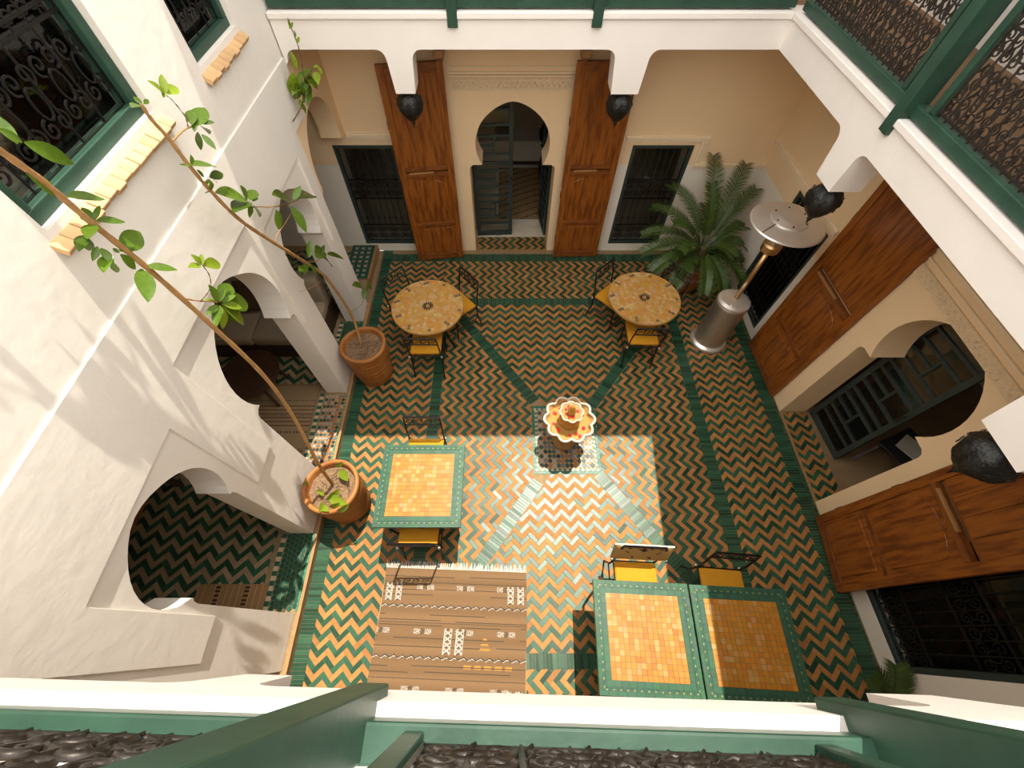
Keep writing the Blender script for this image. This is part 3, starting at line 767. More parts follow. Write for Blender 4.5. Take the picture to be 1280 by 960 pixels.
def shutter(label, w, M_, h=2.78, deep_rails=False):
    """tall cedar leaf, local x 0..w, z 0..h, face towards -y"""
    e = thing('wooden_shutter', label, 'shutter'); e.matrix_world = M_
    t = 0.05
    for (a, b_) in ((0, 0.085), (w - 0.085, w)):
        m_ = MB(); m_.box(a, b_, -t / 2, t / 2, 0.02, h); m_.build('stile', M_wood, e, bevel=0.004)
    n_ = 4; pw = (w - 0.17) / n_
    for i in range(n_):                                # upright boards above the middle rail
        m_ = MB(); m_.box(0.085 + i * pw + 0.001, 0.085 + (i + 1) * pw - 0.001, -t / 2 + 0.012, t / 2 - 0.012, 1.58, h - 0.1); m_.build('board', M_wood, e, bevel=0.002, segs=1)
    for z, hh in ((0.02, 0.10), (0.66, 0.06), (1.46, 0.06), (1.545, 0.05), (h - 0.1, 0.10)):
        # on the side-wall leaves two rails lie deep behind the panels and fall into shade
        y_f = 0.006 if (deep_rails and z in (0.66, 1.545)) else -t / 2 - (0.008 if z in (0.66, 1.46) else 0)
        m_ = MB(); m_.box(0.085, w - 0.085, y_f, t / 2, z, z + hh); m_.build('rail', M_woodrail, e, bevel=0.004)
    m_ = MB(); m_.box(0.085, w - 0.085, -t / 2 + 0.016, t / 2 - 0.016, 0.12, 0.66); lowp = m_.build('lower_panel', M_wood, e)
    m_ = MB(); m_.box(0.13, w - 0.13, -t / 2 + 0.006, t / 2 - 0.014, 0.165, 0.615); m_.build('raised_field', M_wood, lowp, bevel=0.008)
    m_ = MB(); m_.box(0.085, w - 0.085, -t / 2 + 0.016, t / 2 - 0.016, 0.72, 1.46); midp = m_.build('middle_panel', M_wood, e)
    # arched field of the middle panel
    aw = w / 2 - 0.13; L_ = [(w / 2 - aw, 0.77), (w / 2 + aw, 0.77), (w / 2 + aw, 1.28)] + [(w / 2 + aw * math.cos(a), 1.28 + 0.13 * math.sin(a)) for a in [PI * i / 14 for i in range(1, 14)]] + [(w / 2 - aw, 1.28)]
    m_ = MB(); m_.slab(L_, [], 'y', -t / 2 + 0.006, t / 2 - 0.014); m_.build('arched_field', M_wood, midp, bevel=0.005, segs=1)
    for z in (0.35, 1.1, 2.1):
        m_ = MB(); m_.box(-0.006, 0.004, -0.02, 0.02, z, z + 0.09); m_.build('hinge', M_iron, e)
    m_ = MB(); m_.bar((0.14, -t / 2 - 0.012, 1.525), (w * 0.62, -t / 2 - 0.012, 1.53), 0.022, 0.018); m_.build('bolt', M_oldwood, e)
    return e
shutter('tall cedar shutter between the back doorway and the grilled window over the green plinth', 0.75, T((-1.45, 5.37, 0)) @ RZ(0.13))
shutter('tall cedar shutter between the back doorway and the grilled window behind the palm', 0.72, T((0.80, 5.46, 0)) @ RZ(0.02))
shutter('tall cedar shutter between the patio heater and the arched side doorway', 0.89, T((XR - 0.06, 3.62, 0)) @ RZ(-PI / 2 + 0.03), deep_rails=True)
shutter('tall cedar shutter past the arched side doorway, close to the two joined tables', 0.78, T((XR - 0.06, 1.15, 0)) @ RZ(-PI / 2 - 0.10), deep_rails=True)

# ================================================================== LANTERNS under the pendants
def lantern(label, loc, rz=0.0, s=1.0):
    e = thing('wall_lantern', label, 'lantern', loc, rz, None)
    prof = [(0.030, 0.0), (0.050, -0.015), (0.105, -0.055), (0.135, -0.12), (0.120, -0.19), (0.075, -0.25), (0.035, -0.29), (0.016, -0.305)]
    def lobes(r, z, a): return r * (1 + 0.05 * math.cos(6 * a)), z
    m_ = MB(); m_.lathe([(r * s, z * s) for r, z in prof], 36, fn=lobes); body = m_.build('body', M_lamp, e, smooth=True)
    m_ = MB(); m_.lathe([(0.016 * s, -0.30 * s), (0.022 * s, -0.315 * s), (0.010 * s, -0.335 * s), (0.002, -0.37 * s)], 12); m_.build('finial', M_lamp, e, smooth=True)
    m_ = MB(); m_.lathe([(0.055 * s, 0.012), (0.055 * s, 0.0), (0.03 * s, -0.012)], 20); m_.build('ceiling_plate', M_iron, e)
    m_ = MB()
    for ring, z, n_ in ((0.128, -0.085, 12), (0.137, -0.125, 14), (0.127, -0.17, 12)):
        for k in range(n_):
            a = 2 * PI * (k + .5 * (ring == 0.137)) / n_
            m_.tube([(s * (ring * math.cos(a) + 0.012 * math.cos(t) * -math.sin(a)), s * (ring * math.sin(a) + 0.012 * math.cos(t) * math.cos(a)), s * (z + 0.012 * math.sin(t))) for t in [2 * PI * j / 8 for j in range(8)]], 0.0025, 4, closed=True)
    m_.build('pierced_rings', M_iron, body, kind='stuff')
    return e
lantern('black pierced onion lantern under the back beam on the side of the leafy vine', (-1.0, YG + 0.11, 2.795))
lantern('black pierced onion lantern under the back beam on the side of the palm', (1.19, YG + 0.11, 2.79))
lantern('black pierced onion lantern under the side beam over the patio heater dish', (XG + 0.10, 3.09, 2.825), PI / 2)
lantern('black pierced onion lantern under the side beam above the shutter near the joined tables', (XG + 0.10, 0.83, 2.82), PI / 2, 1.05)

# ================================================================== BALUSTRADES
def balustrade(label, u0, u1, posts, M_, thick=0.007, near=False, bars=0.075, h=1.02, cover=0.14, gates=None):
    """local x runs along the gallery edge, y away from the court, z 0 at the beam top"""
    e = thing('gallery_balustrade', label, 'balustrade'); e.matrix_world = M_
    m_ = MB(); m_.box(u0, u1, 0.03, 0.115, 0.015, 0.085); m_.build('bottom_rail', M_green, e, bevel=0.008)
    m_ = MB(); m_.box(u0, u1, 0.02, 0.12, h, h + 0.06); m_.build('handrail', M_green, e, bevel=0.01)
    for p in posts:
        m_ = MB(); m_.box(p - 0.045, p + 0.045, -0.03, 0.11, -0.105, h); m_.build('post', M_green, e, bevel=0.006)
        for q in (p - 0.165, p + 0.165):
            m_ = MB(); m_.box(q - 0.024, q + 0.024, 0.045, 0.10, 0.085, h); m_.build('side_stile', M_green, e, bevel=0.005)
    edges = sorted([u0] + [p + d for p in posts for d in (-0.19, 0.19)] + [u1])
    for k in range(0, len(edges) - 1, 2):
        a, b_ = edges[k], edges[k + 1]
        if b_ - a < 0.15: continue
        n_ = int((b_ - a) / bars)
        me_bar = None
        for i in range(n_ + 1):
            if me_bar is None:
                t = MB(); t.tube([(0, 0.072, 0.085), (0, 0.072, h)], thick, 5); t.lathe([(0.003, -0.04), (0.02, 0), (0.003, 0.04)], 6, c=(0, 0.072, 0.60)); me_bar = t.mesh('baluster', M_castiron)
            link('baluster', me_bar, e, loc=(a + (b_ - a) * i / max(n_, 1), 0, 0))
        s = MB()
        if near:
            for z0_ in (0.09, 0.30): scroll_band(s, a, b_, z0_, z0_ + 0.21, 0.26, thick * 1.15, 5, 0.072)
            kk = int((b_ - a) / 0.13)
            for i in range(kk):                        # cast leaves and rosettes along the scrolls
                u = a + (b_ - a) * (i + 0.5) / kk
                for z_ in (0.17, 0.30, 0.43):
                    s.lathe([(0.002, -0.010), (0.021, -0.004), (0.019, 0.005), (0.007, 0.011), (0.002, 0.011)], 8, M=T((u + (0.03 if z_ == 0.30 else 0), 0.072, z_)) @ Matrix.Rotation(PI / 2, 4, 'X'))
                for z_ in (0.14, 0.23):
                    s.tube([(u - 0.06, 0.06, z_ - .03), (u - 0.025, 0.082, z_), (u + 0.03, 0.062, z_ + .02), (u + 0.06, 0.08, z_ - .01)], [0.004, 0.009, 0.008, 0.003], 6)
        else:
            for k_, z0_ in enumerate((0.09, 0.235, 0.38, 0.525)): scroll_band(s, a + 0.04 * (k_ % 2), b_ - 0.04 * (k_ % 2), z0_, z0_ + 0.15, 0.135, thick * 0.75, 4, 0.072)
            kk = int((b_ - a) / 0.07)
            for i in range(kk):                        # small cast leaves between the scrolls
                u = a + (b_ - a) * (i + 0.5) / kk
                for z_ in (0.14, 0.24, 0.34, 0.44, 0.54, 0.63):
                    d_ = 0.022 * (1 if (i + int(z_ * 10)) % 2 else -1)
                    s.tube([(u - d_, 0.066, z_ - .03), (u, 0.078, z_), (u + d_ * .8, 0.068, z_ + .035)], [0.003, 0.011, 0.002], 5)
        s.tube([(a, 0.072, 0.105), (b_, 0.072, 0.105)], 0.009, 5); s.tube([(a, 0.072, 0.52), (b_, 0.072, 0.52)], 0.008, 5)
        s.build('scroll_panel', M_castiron, e, smooth=near)
    return e
balustrade('green balustrade with iron scrollwork along the back gallery over the arched doorway', XL + 0.01, XG - 0.01, [-0.47, 0.81], T((0, YG + 0.0, ZB1 + 0.012)))
balustrade('green balustrade with iron scrollwork along the side gallery above the patio heater', -(YG - 0.01), 0.05, [-2.87, -0.3], T((XG, 0, ZB1 + 0.012)) @ RZ(-PI / 2))
balustrade('green balustrade with weathered cast scrollwork on the gallery overlooking rug and joined tables', -3.4, 2.07, [-0.93, 0.385], T((0, -0.158, ZB1 - 0.005)) @ RZ(RN + PI), thick=0.009, near=True, bars=0.11)

# ================================================================== FURNITURE
def chair(label, loc, rz, group=None, pattern=False, back_h=0.86):
    """wrought iron chair; faces local +y"""
    e = thing('iron_chair', label, 'chair', loc, rz, group)
    w, d, zs = 0.40, 0.38, 0.415
    for sx in (-1, 1):
        m_ = MB(); m_.tube([(sx * w / 2, d / 2, 0), (sx * w / 2, d / 2 - 0.01, 0.22), (sx * w / 2, d / 2 - 0.02, zs)], 0.010, 6); m_.build('leg', M_iron, e, smooth=True)
        m_ = MB(); m_.tube([(sx * w / 2, -d / 2 - 0.06, 0), (sx * w / 2, -d / 2, 0.25), (sx * w / 2, -d / 2, zs)], 0.010, 6); m_.build('leg', M_iron, e, smooth=True)
        m_ = MB(); m_.tube([(sx * w / 2, -d / 2, zs), (sx * w / 2, -d / 2 - 0.015, 0.6), (sx * w / 2 * 0.97, -d / 2 - 0.06, back_h)], 0.010, 6); m_.build('back_upright', M_iron, e, smooth=True)
        m_ = MB(); m_.tube([(sx * w / 2, -d / 2, 0.2), (sx * w / 2, d / 2 - .01, 0.2)], 0.007, 6); m_.build('stretcher', M_iron, e)
        m_ = MB(); m_.lathe([(0.014, -0.012), (0.017, 0.0), (0.014, 0.014)], 8, c=(sx * (w / 2 + 0.01), -d / 2 - 0.015, zs + 0.0)); m_.build('joint_cap', M_steel, e, smooth=True)
    m_ = MB(); m_.tube([(-w / 2, -d / 2, zs), (w / 2, -d / 2, zs), (w / 2, d / 2 - .02, zs), (-w / 2, d / 2 - .02, zs)], 0.011, 6, closed=True); m_.build('seat_frame', M_iron, e)
    ytop = -d / 2 - 0.06
    m_ = MB(); m_.tube([(-w / 2 * 0.97, ytop, back_h), (w / 2 * 0.97, ytop, back_h)], 0.012, 6); trail = m_.build('top_rail', M_iron, e)
    m_ = MB(); m_.tube([(-w / 2 * 0.98, ytop + 0.016, back_h - 0.14), (w / 2 * 0.98, ytop + 0.016, back_h - 0.14)], 0.008, 6); m_.build('lower_rail', M_iron, e)
    s = MB()
    for i in range(4):
        u = -w / 2 + w * (i + 0.5) / 4
        sc = MB(); s.tube([(x, ytop + 0.012, z) for x, _, z in spiral(u, back_h - 0.07, 0.05, 1.2, PI / 2 if i % 2 else -PI / 2, 1 if i % 2 else -1, 14)], 0.005, 4)
    for i in range(5):
        u = -w / 2 + w * i / 4 * 0.98 + 0.004
        s.tube([(u, ytop + 0.016, back_h - 0.14), (u, ytop, back_h)], 0.006, 4)
    s.build('back_scrolls', M_iron, trail)
    m_ = MB(); m_.box(-w / 2 + 0.0, w / 2 - 0.0, -d / 2 + 0.012, d / 2 + 0.03, zs + 0.008, zs + 0.058); m_.build('seat_pad', M_yellow, e, bevel=0.018, smooth=True)
    if pattern:
        m_ = MB(); n_ = 30; k_ = 14; W_ = 0.54; Hh = 0.26
        def colr(i, j, front):
            u = (i + .5) / n_; v = (j + .5) / k_
            for (a, b_, r_) in ((0.5, 0.8, 0.10), (0.22, 0.62, 0.06), (0.78, 0.62, 0.06), (0.36, 0.3, 0.05), (0.66, 0.28, 0.05), (0.12, 0.85, 0.05), (0.88, 0.85, 0.05)):
                q = math.hypot((u - a) * W_ / Hh, v - b_)
                if r_ * 0.35 < q < r_ * 1.1 or q < r_ * 0.15: return (0.05, 0.045, 0.04)
            return (0.48, 0.32, 0.12) if front else (0.62, 0.53, 0.37)
        for s_ in (0, 1):
            for i in range(n_):
                for j in range(k_):
                    y_ = 0.024 if s_ else -0.024
                    q = [(-W_ / 2 + W_ * (i + a) / n_, y_, Hh * (j + b_) / k_) for a, b_ in ((0, 0), (1, 0), (1, 1), (0, 1))]
                    q = [(x, y * (1 - (abs(x) * 2 / W_) ** 6 * .8) * (1 - (abs(z - Hh / 2) * 2 / Hh) ** 6 * .7), z) for x, y, z in q]
                    m_.add(q, [(0, 1, 2, 3) if not s_ else (3, 2, 1, 0)], col=colr(i, j, s_))
        for i in range(n_):
            for z, yy in ((0, 0.0075), (Hh, 0.0075)):
                xa, xb = -W_ / 2 + W_ * i / n_, -W_ / 2 + W_ * (i + 1) / n_
                m_.add([(xa, -yy, z), (xb, -yy, z), (xb, yy, z), (xa, yy, z)], [(0, 1, 2, 3)], col=(0.85, 0.78, 0.62))
        o = m_.build('back_cushion', M_patt, e, recalc=False); o.location = (0, -d / 2 + 0.0, 0.60); o.rotation_euler = (0.30, 0, 0)
    return e
def facing(x, y, tx, ty): return math.atan2(-(tx - x), ty - y)
chair('iron chair backing onto the fountain at the round table by the terracotta pot', (-1.045, 3.30, 0), 0.0)
chair('iron chair on the doorway side of the round table by the terracotta pot', (-0.68, 3.98, 0), facing(-0.68, 3.98, -1.02, 3.68))
chair('iron chair with mustard pad between a round table and the green corner plinth', (-1.37, 3.99, 0), facing(-1.37, 3.99, -1.02, 3.66))
chair('iron chair backing onto the fountain at the round table by the heater', (1.83, 3.45, 0), -0.04)
chair('iron chair on the doorway side of the round table by the heater', (1.54, 4.14, 0), facing(1.54, 4.14, 1.845, 3.83))
chair('iron chair with mustard pad between a round table and the palm pot', (2.20, 4.11, 0), facing(2.20, 4.11, 1.845, 3.83))
chair('iron chair with mustard pad at the lone square table, on its fountain side', (-0.905, 1.74, 0), PI)
chair('iron chair with mustard pad at the lone square table, on its rug side', (-0.88, 0.955, 0), 0.0)
chair('iron chair with a printed cream back cushion at the sunlit joined table', (1.255, 0.43, 0), PI - 0.05, pattern=True)
chair('iron chair with mustard pad at the shaded one of the two joined tables', (2.07, 0.37, 0), PI - 0.08)
chair('iron chair with mustard pad tucked under the gallery side of the joined tables', (1.20, -0.40, 0), 0.0)

def mosaic_cols(rnd):
    base = rnd.choice([(0.390, 0.160, 0.017), (0.421, 0.172, 0.020), (0.359, 0.140, 0.016), (0.390, 0.179, 0.035), (0.429, 0.226, 0.066), (0.406, 0.164, 0.017)])
    return tuple(c * rnd.uniform(0.92, 1.08) for c in base)
def square_table(label, loc, rz, side=0.85, seed=1):
    e = thing('mosaic_table', label, 'table', loc, rz)
    H_ = 0.75; h = side / 2; rnd = random.Random(seed)
    m_ = MB(); m_.box(-h, h, -h, h, H_ - 0.035, H_ - 0.004); m_.build('table_top', mat('green_table_edge', (0.023, 0.078, 0.043), 0.35, var=0.15), e, bevel=0.004)
    t = MB(); n_ = 15; g = 0.105; s = (side - 2 * g) / n_
    for i in range(n_):
        off = 0.0
        for j in range(n_):
            a = -h + g + i * s; b_ = -h + g + j * s
            add_tile(t, rect(a + .001, a + s - .001, b_ + .001, b_ + s - .001), H_, col=mosaic_cols(rnd), tilt=0.012, d=0.005)
    t.build('centre_mosaic', M_table, e, recalc=False, kind='stuff')
    t = MB()
    def ring(o0, o1, step, cols):
        mid = (o0 + o1) / 2; wd = o1 - o0 - 0.002
        for k in range(4):
            R_ = Matrix.Rotation(k * PI / 2, 2)
            for q_i, q in enumerate(strip_tiles((-h + o0, -h + mid), (h - o1, -h + mid), wd, step, 0.0008)):
                q = [tuple(R_ @ Vector(p)) for p in q]
                add_tile(t, q, H_, col=tuple(c * rnd.uniform(.85, 1.15) for c in cols[q_i % len(cols)]), tilt=0.012, d=0.005)
    G = (0.030, 0.092, 0.050)
    ring(0.002, 0.036, 0.07, [G]); ring(0.036, 0.050, 0.018, [G, (0.172, 0.203, 0.094), G]); ring(0.050, 0.062, 0.02, [(0.023, 0.078, 0.055), G]); ring(0.062, 0.103, 0.06, [G])
    t.build('border_mosaic', M_table, e, recalc=False, kind='stuff')
    for sx in (-1, 1):
        for sy in (-1, 1):
            m_ = MB(); m_.tube([(sx * (h - 0.10), sy * (h - 0.10), H_ - 0.035), (sx * (h - 0.07), sy * (h - 0.07), 0.35), (sx * (h - 0.09), sy * (h - 0.09), 0.0)], 0.013, 6); m_.build('leg', M_iron, e, smooth=True)
    m_ = MB(); m_.tube([(x, y, H_ - 0.05) for x, y in ((-h + .06, -h + .06), (h - .06, -h + .06), (h - .06, h - .06), (-h + .06, h - .06))], 0.011, 6, closed=True); m_.build('apron_frame', M_iron, e)
    return e
square_table('square yellow mosaic table with green border by the rug fringe', (-0.855, 1.30, 0), 0.0, 0.85, 1)
square_table('square yellow mosaic table with green border, the fully sunlit one of the joined pair', (1.180, -0.008, 0), -0.045, 0.838, 2)
square_table('square yellow mosaic table with green border, the mostly shaded one of the joined pair', (2.030, -0.052, 0), -0.050, 0.838, 3)

def round_table(label, loc, seed):
    e = thing('round_mosaic_table', label, 'table', loc, seed * 0.1)
    H_ = 0.75; R0 = 0.475; rnd = random.Random(seed)
    m_ = MB(); m_.lathe([(R0 - 0.02, H_ - 0.035), (R0, H_ - 0.03), (R0, H_ - 0.003), (R0 - 0.006, H_ - 0.001), (R0 - 0.01, H_ - 0.005)], 64); m_.build('table_top', mat('ochre_table_edge', (0.390, 0.211, 0.055), 0.5, var=0.1), e)
    t = MB(); zone = ngon(0, 0, R0 - 0.012, 48); s = 0.042
    n_ = int(R0 / s) + 1
    for i in range(-n_, n_ + 1):
        for j in range(-n_, n_ + 1):
            o_ = 0.5 * s if j % 2 else 0
            q = rect(i * s + o_ + .001, (i + 1) * s + o_ - .001, j * s + .001, (j + 1) * s - .001)
            cx, cy = (i + .5) * s + o_, (j + .5) * s; rr = math.hypot(cx, cy); an = (math.atan2(cy, cx) / (2 * PI) * 10) % 1
            col = rnd.choice([(0.468, 0.257, 0.078), (0.468, 0.281, 0.101), (0.452, 0.234, 0.055), (0.499, 0.328, 0.148), (0.468, 0.242, 0.047)])
            if 0.375 < rr < 0.445 and an < 0.17: col = (0.172, 0.109, 0.062)
            q = clip_zone(q, zone)
            if rr < 0.055: continue
            if len(q) >= 3 and area(q) > 1e-4: add_tile(t, q, H_, col=tuple(c * rnd.uniform(.9, 1.1) for c in col), tilt=0.012, d=0.005)
    add_tile(t, ngon(0, 0, 0.03, 8), H_, col=(0.351, 0.195, 0.062), d=0.005)
    for k in range(12):
        a = 2 * PI * k / 12
        add_tile(t, [(0.028 * math.cos(a - .2), 0.028 * math.sin(a - .2)), (0.066 * math.cos(a - .18), 0.066 * math.sin(a - .18)), (0.078 * math.cos(a), 0.078 * math.sin(a)), (0.066 * math.cos(a + .18), 0.066 * math.sin(a + .18)), (0.028 * math.cos(a + .2), 0.028 * math.sin(a + .2))], H_ + 0.0008, col=(0.023, 0.020, 0.016) if k % 2 else (0.047, 0.031, 0.020), d=0.005)
    t.build('mosaic', M_table, e, recalc=False, kind='stuff')
    for k in range(4):
        a = PI / 4 + k * PI / 2; c_, s_ = math.cos(a), math.sin(a)
        m_ = MB(); m_.tube([(0.34 * c_, 0.34 * s_, H_ - 0.035), (0.16 * c_, 0.16 * s_, 0.40), (0.30 * c_, 0.30 * s_, 0.0)], 0.011, 6); m_.build('leg', M_iron, e, smooth=True)
    m_ = MB(); m_.tube([(0.16 * math.cos(2 * PI * j / 20), 0.16 * math.sin(2 * PI * j / 20), 0.40) for j in range(20)], 0.009, 6, closed=True); m_.build('brace_ring', M_iron, e)
    return e
round_table('round ochre mosaic table beside the terracotta pot at the arcade pier', (-1.02, 3.68, 0), 4)
round_table('round ochre mosaic table between the palm and the steel patio heater', (1.845, 3.83, 0), 5)

# ---- rug
e = thing('flatwoven_rug', 'tan flatwoven rug with white fringe and dark zigzag lines on the tiled floor', 'rug', (-0.545, 0.0, 0.004), -0.022)
RW, RL = 1.50, 1.95; NX, NY = 250, 250; ytop = 0.60
m_ = MB(); rr_ = random.Random(9)
LINES = (0.075, 0.135, 0.20, 0.25, 0.43, 0.48, 0.525, 0.63, 0.70, 0.86, 0.91, 1.10, 1.15, 1.30, 1.36, 1.48, 1.6, 1.75)
ZIGS = (0.335, 0.775, 1.22, 1.66); DASH = (0.155, 0.555, 1.02, 1.45); DOTS = (0.50, 0.96, 1.40)
LADDERS = ((0.145, 0.315, ((0.03, 0.095), (0.13, 0.195), (1.30, 1.365), (1.405, 1.47))), (0.545, 0.765, ((0.68, 0.755), (0.80, 0.875))), (1.03, 1.20, ((0.03, 0.095), (0.13, 0.195), (1.30, 1.365), (1.405, 1.47))))
def rug_col(u, d):                                     # u 0..1 across, d metres down from the fringe
    c = (0.205, 0.122, 0.062); W = (0.40, 0.37, 0.32); K = (0.045, 0.04, 0.035); x = u * RW
    for a0, a1, cols in LADDERS:
        if a0 < d < a1:
            for a, b_ in cols:
                if a < x < b_:
                    t = ((x - a) / (b_ - a) * 1.0 + (d / 0.05)) % 1; t2 = ((b_ - x) / (b_ - a) * 1.0 + (d / 0.05)) % 1
                    if x - a < 0.008 or b_ - x < 0.008: return W
                    return W if t < 0.32 or t2 < 0.32 else (K if t < 0.55 else (0.20, 0.10, 0.05))
    for z0_ in ZIGS:
        o = d - z0_ - 0.022 * abs(((x / 0.085) % 1) * 2 - 1)
        if 0 <= o < 0.010: return K
        if 0.010 <= o < 0.018 and (x / 0.085) % 1 < 0.7: return W
    for z0_ in DASH:
        if 0 < d - z0_ < 0.045:
            s = ((x + z0_) / 0.42) % 1
            if 0.2 < s < 0.62:
                q = (x / 0.02 + abs((d - z0_ - 0.022) / 0.018)) % 1
                if q < 0.5: return K if 0.36 < s < 0.46 else W
    for z0_ in LINES:
        if 0 <= d - z0_ - 0.004 * math.sin(x * 3 + z0_ * 9) < 0.006: return (0.075, 0.055, 0.035)
    for z0_ in DOTS:
        if 0 <= d - z0_ < 0.008 and (x / 0.016) % 1 < 0.6: return K
    if 0.60 < d < 0.74 and 1.02 < x < 1.16 and abs(x - 1.09) < (d - 0.58) * 0.4 and int(d / 0.02) % 2: return (0.42, 0.20, 0.04)
    if 0.84 < d < 0.87 and 0.9 < x < 1.4 and (x / 0.1) % 1 < 0.7: return (0.40, 0.20, 0.05)
    band = 0.90 + 0.12 * math.sin(d * 37) * math.sin(d * 11)
    return tuple(q * band * rr_.uniform(.95, 1.05) for q in c)
def hz(u, v): return 0.004 + 0.0015 * math.sin(9 * u * 6.28 + v * 4) * 0.3
for i in range(NX):
    for j in range(NY):
        q = []
        for a, b_ in ((0, 0), (1, 0), (1, 1), (0, 1)):
            u = (i + a) / NX; v = (j + b_) / NY
            q.append(((u - .5) * RW + 0.05 * (v - .25) * (0.5 - u) * 0 + 0.008 * math.sin(v * 9), ytop - v * RL + 0.02 * (0.5 - u), hz(u, v)))
        m_.add(q, [(3, 2, 1, 0)], col=rug_col((i + .5) / NX, (j + .5) / NY * RL))
m_.build('woven_field', M_rug, e, recalc=False)
b = MB(); b.slab([(-RW / 2, ytop), (-RW / 2, ytop - RL), (RW / 2, ytop - RL), (RW / 2, ytop)], [], 'z', -0.003, 0.0032); b.build('backing', M_oldwood, e)
f = MB()
for i in range(150):
    x = -RW / 2 + RW * (i + .5) / 150; ln = rr_.uniform(0.035, 0.075); sw = rr_.uniform(-0.02, 0.02); y0_ = ytop + 0.02 * (-x / RW)
    f.tube([(x, y0_ - 0.004, 0.004), (x + sw * .5, y0_ + ln * .5, 0.004), (x + sw, y0_ + ln, 0.001)], [0.0042, 0.0042, 0.003], 4)
f.build('fringe', M_fringe, e, kind='stuff')

# ---- fountain
e = thing('marble_fountain', 'small scalloped marble fountain with rose petals on the mosaic square', 'fountain', (0.735, 2.12, 0))
def scal(n, amp, z0_, z1_):
    def fn(r, z, a): return r * (1 + amp * max(0.0, min(1.0, (z - z0_) / (z1_ - z0_))) * (abs(math.cos(n * a / 2)) - 0.6)), z
    return fn
m_ = MB(); m_.lathe([(0.15, 0.0), (0.155, 0.03), (0.125, 0.05), (0.115, 0.09), (0.10, 0.20), (0.105, 0.30), (0.13, 0.36), (0.13, 0.40)], 48); m_.build('pedestal', M_marble, e, smooth=True)
m_ = MB(); m_.lathe([(0.12, 0.38), (0.18, 0.42), (0.235, 0.47), (0.275, 0.53), (0.285, 0.56), (0.262, 0.56), (0.245, 0.53), (0.19, 0.49), (0.12, 0.465), (0.05, 0.46)], 96, fn=scal(10, 0.16, 0.42, 0.55)); bowl = m_.build('bowl', M_marble, e, smooth=True)
m_ = MB(); fn = scal(10, 0.16, 0.42, 0.55)
m_.tube([(fn(0.274, 0.56, 2 * PI * j / 96)[0] * math.cos(2 * PI * j / 96), fn(0.274, 0.56, 2 * PI * j / 96)[0] * math.sin(2 * PI * j / 96), 0.565) for j in range(96)], 0.016, 8, closed=True); m_.build('bowl_rim', M_marblerim, bowl, smooth=True)
m_ = MB(); m_.lathe([(0.235, 0.518), (0.01, 0.519)], 48, fn=scal(10, 0.12, 0.42, 0.52)); m_.build('water', mat('amber_water', (0.40, 0.23, 0.06), 0.06, spec=0.8), e)
m_ = MB(); m_.lathe([(0.10, 0.48), (0.125, 0.53), (0.115, 0.60), (0.085, 0.66), (0.09, 0.69)], 48); m_.build('upper_pedestal', M_gold, e, smooth=True)
m_ = MB(); m_.lathe([(0.07, 0.66), (0.105, 0.69), (0.128, 0.725), (0.132, 0.74), (0.116, 0.74), (0.09, 0.715), (0.03, 0.71)], 80, fn=scal(8, 0.14, 0.68, 0.73)); ubowl = m_.build('upper_bowl', M_marble, e, smooth=True)
m_ = MB(); fn = scal(8, 0.14, 0.68, 0.73)
m_.tube([(fn(0.125, 0.74, 2 * PI * j / 80)[0] * math.cos(2 * PI * j / 80), fn(0.125, 0.74, 2 * PI * j / 80)[0] * math.sin(2 * PI * j / 80), 0.742) for j in range(80)], 0.009, 8, closed=True); m_.build('upper_rim', M_marblerim, ubowl, smooth=True)
m_ = MB(); m_.lathe([(0.035, 0.705), (0.045, 0.73), (0.05, 0.77), (0.042, 0.80), (0.03, 0.82), (0.024, 0.85), (0.012, 0.87), (0.002, 0.875)], 28); m_.build('spout', M_gold, e, smooth=True)
rp = random.Random(4)
for k in range(22):                                    # petals float in the two basins
    if k < 15: r_, z_, a = rp.uniform(0.165, 0.225), 0.522, rp.uniform(0, 2 * PI)
    else: r_, z_, a = rp.uniform(0.058, 0.085), 0.722, (k - 15) / 7 * 2 * PI + rp.uniform(-.3, .3)
    p = MB(); q = 0.017 if k < 15 else 0.014
    p.lathe([(0.001, 0.002), (q * .6, 0.0), (q, 0.006)], 9, cap0=False, cap1=False)
    o = p.build('petal', M_petal, None, smooth=True); tag(o, 'red rose petal floating in the lower fountain basin' if k < 15 else 'red rose petal lying in the small upper fountain basin', 'petal', 'rose petals in the lower basin' if k < 15 else 'rose petals in the upper basin')
    o.location = (0.735 + r_ * math.cos(a), 2.12 + r_ * math.sin(a), z_); o.rotation_euler = (rp.uniform(-.3, .3), rp.uniform(-.3, .3), rp.uniform(0, 6)); o.scale = (1.3, 1, 1)

# ---- patio heater
e = thing('patio_heater', 'tall stainless steel patio heater with a round reflector dish', 'heater', (2.955, 3.69, 0))
m_ = MB(); m_.lathe([(0.245, 0.0), (0.255, 0.02), (0.245, 0.05), (0.215, 0.07)], 48); m_.build('base', M_steel2, e, smooth=False)
m_ = MB(); m_.lathe([(0.205, 0.065), (0.205, 0.80), (0.195, 0.82)], 48); m_.build('tank_housing', M_steel, e)
m_ = MB(); m_.lathe([(0.205, 0.815), (0.20, 0.845), (0.16, 0.865), (0.05, 0.87)], 48); m_.build('housing_lid', M_steel2, e)
m_ = MB(); m_.tube([(0.02, 0.02, 0.86), (0.02, 0.02, 1.62)], 0.03, 16); m_.build('pole', M_brass, e, smooth=True)
m_ = MB(); m_.tube([(-0.075, -0.11, 0.868), (-0.075, -0.11, 0.885)], 0.016, 8); m_.build('valve', M_steel2, e)
m_ = MB(); m_.lathe([(0.045, 1.60), (0.10, 1.64), (0.105, 1.72), (0.09, 1.74)], 32, c=(0.02, 0.02, 0)); m_.build('burner_cup', M_brass, e)
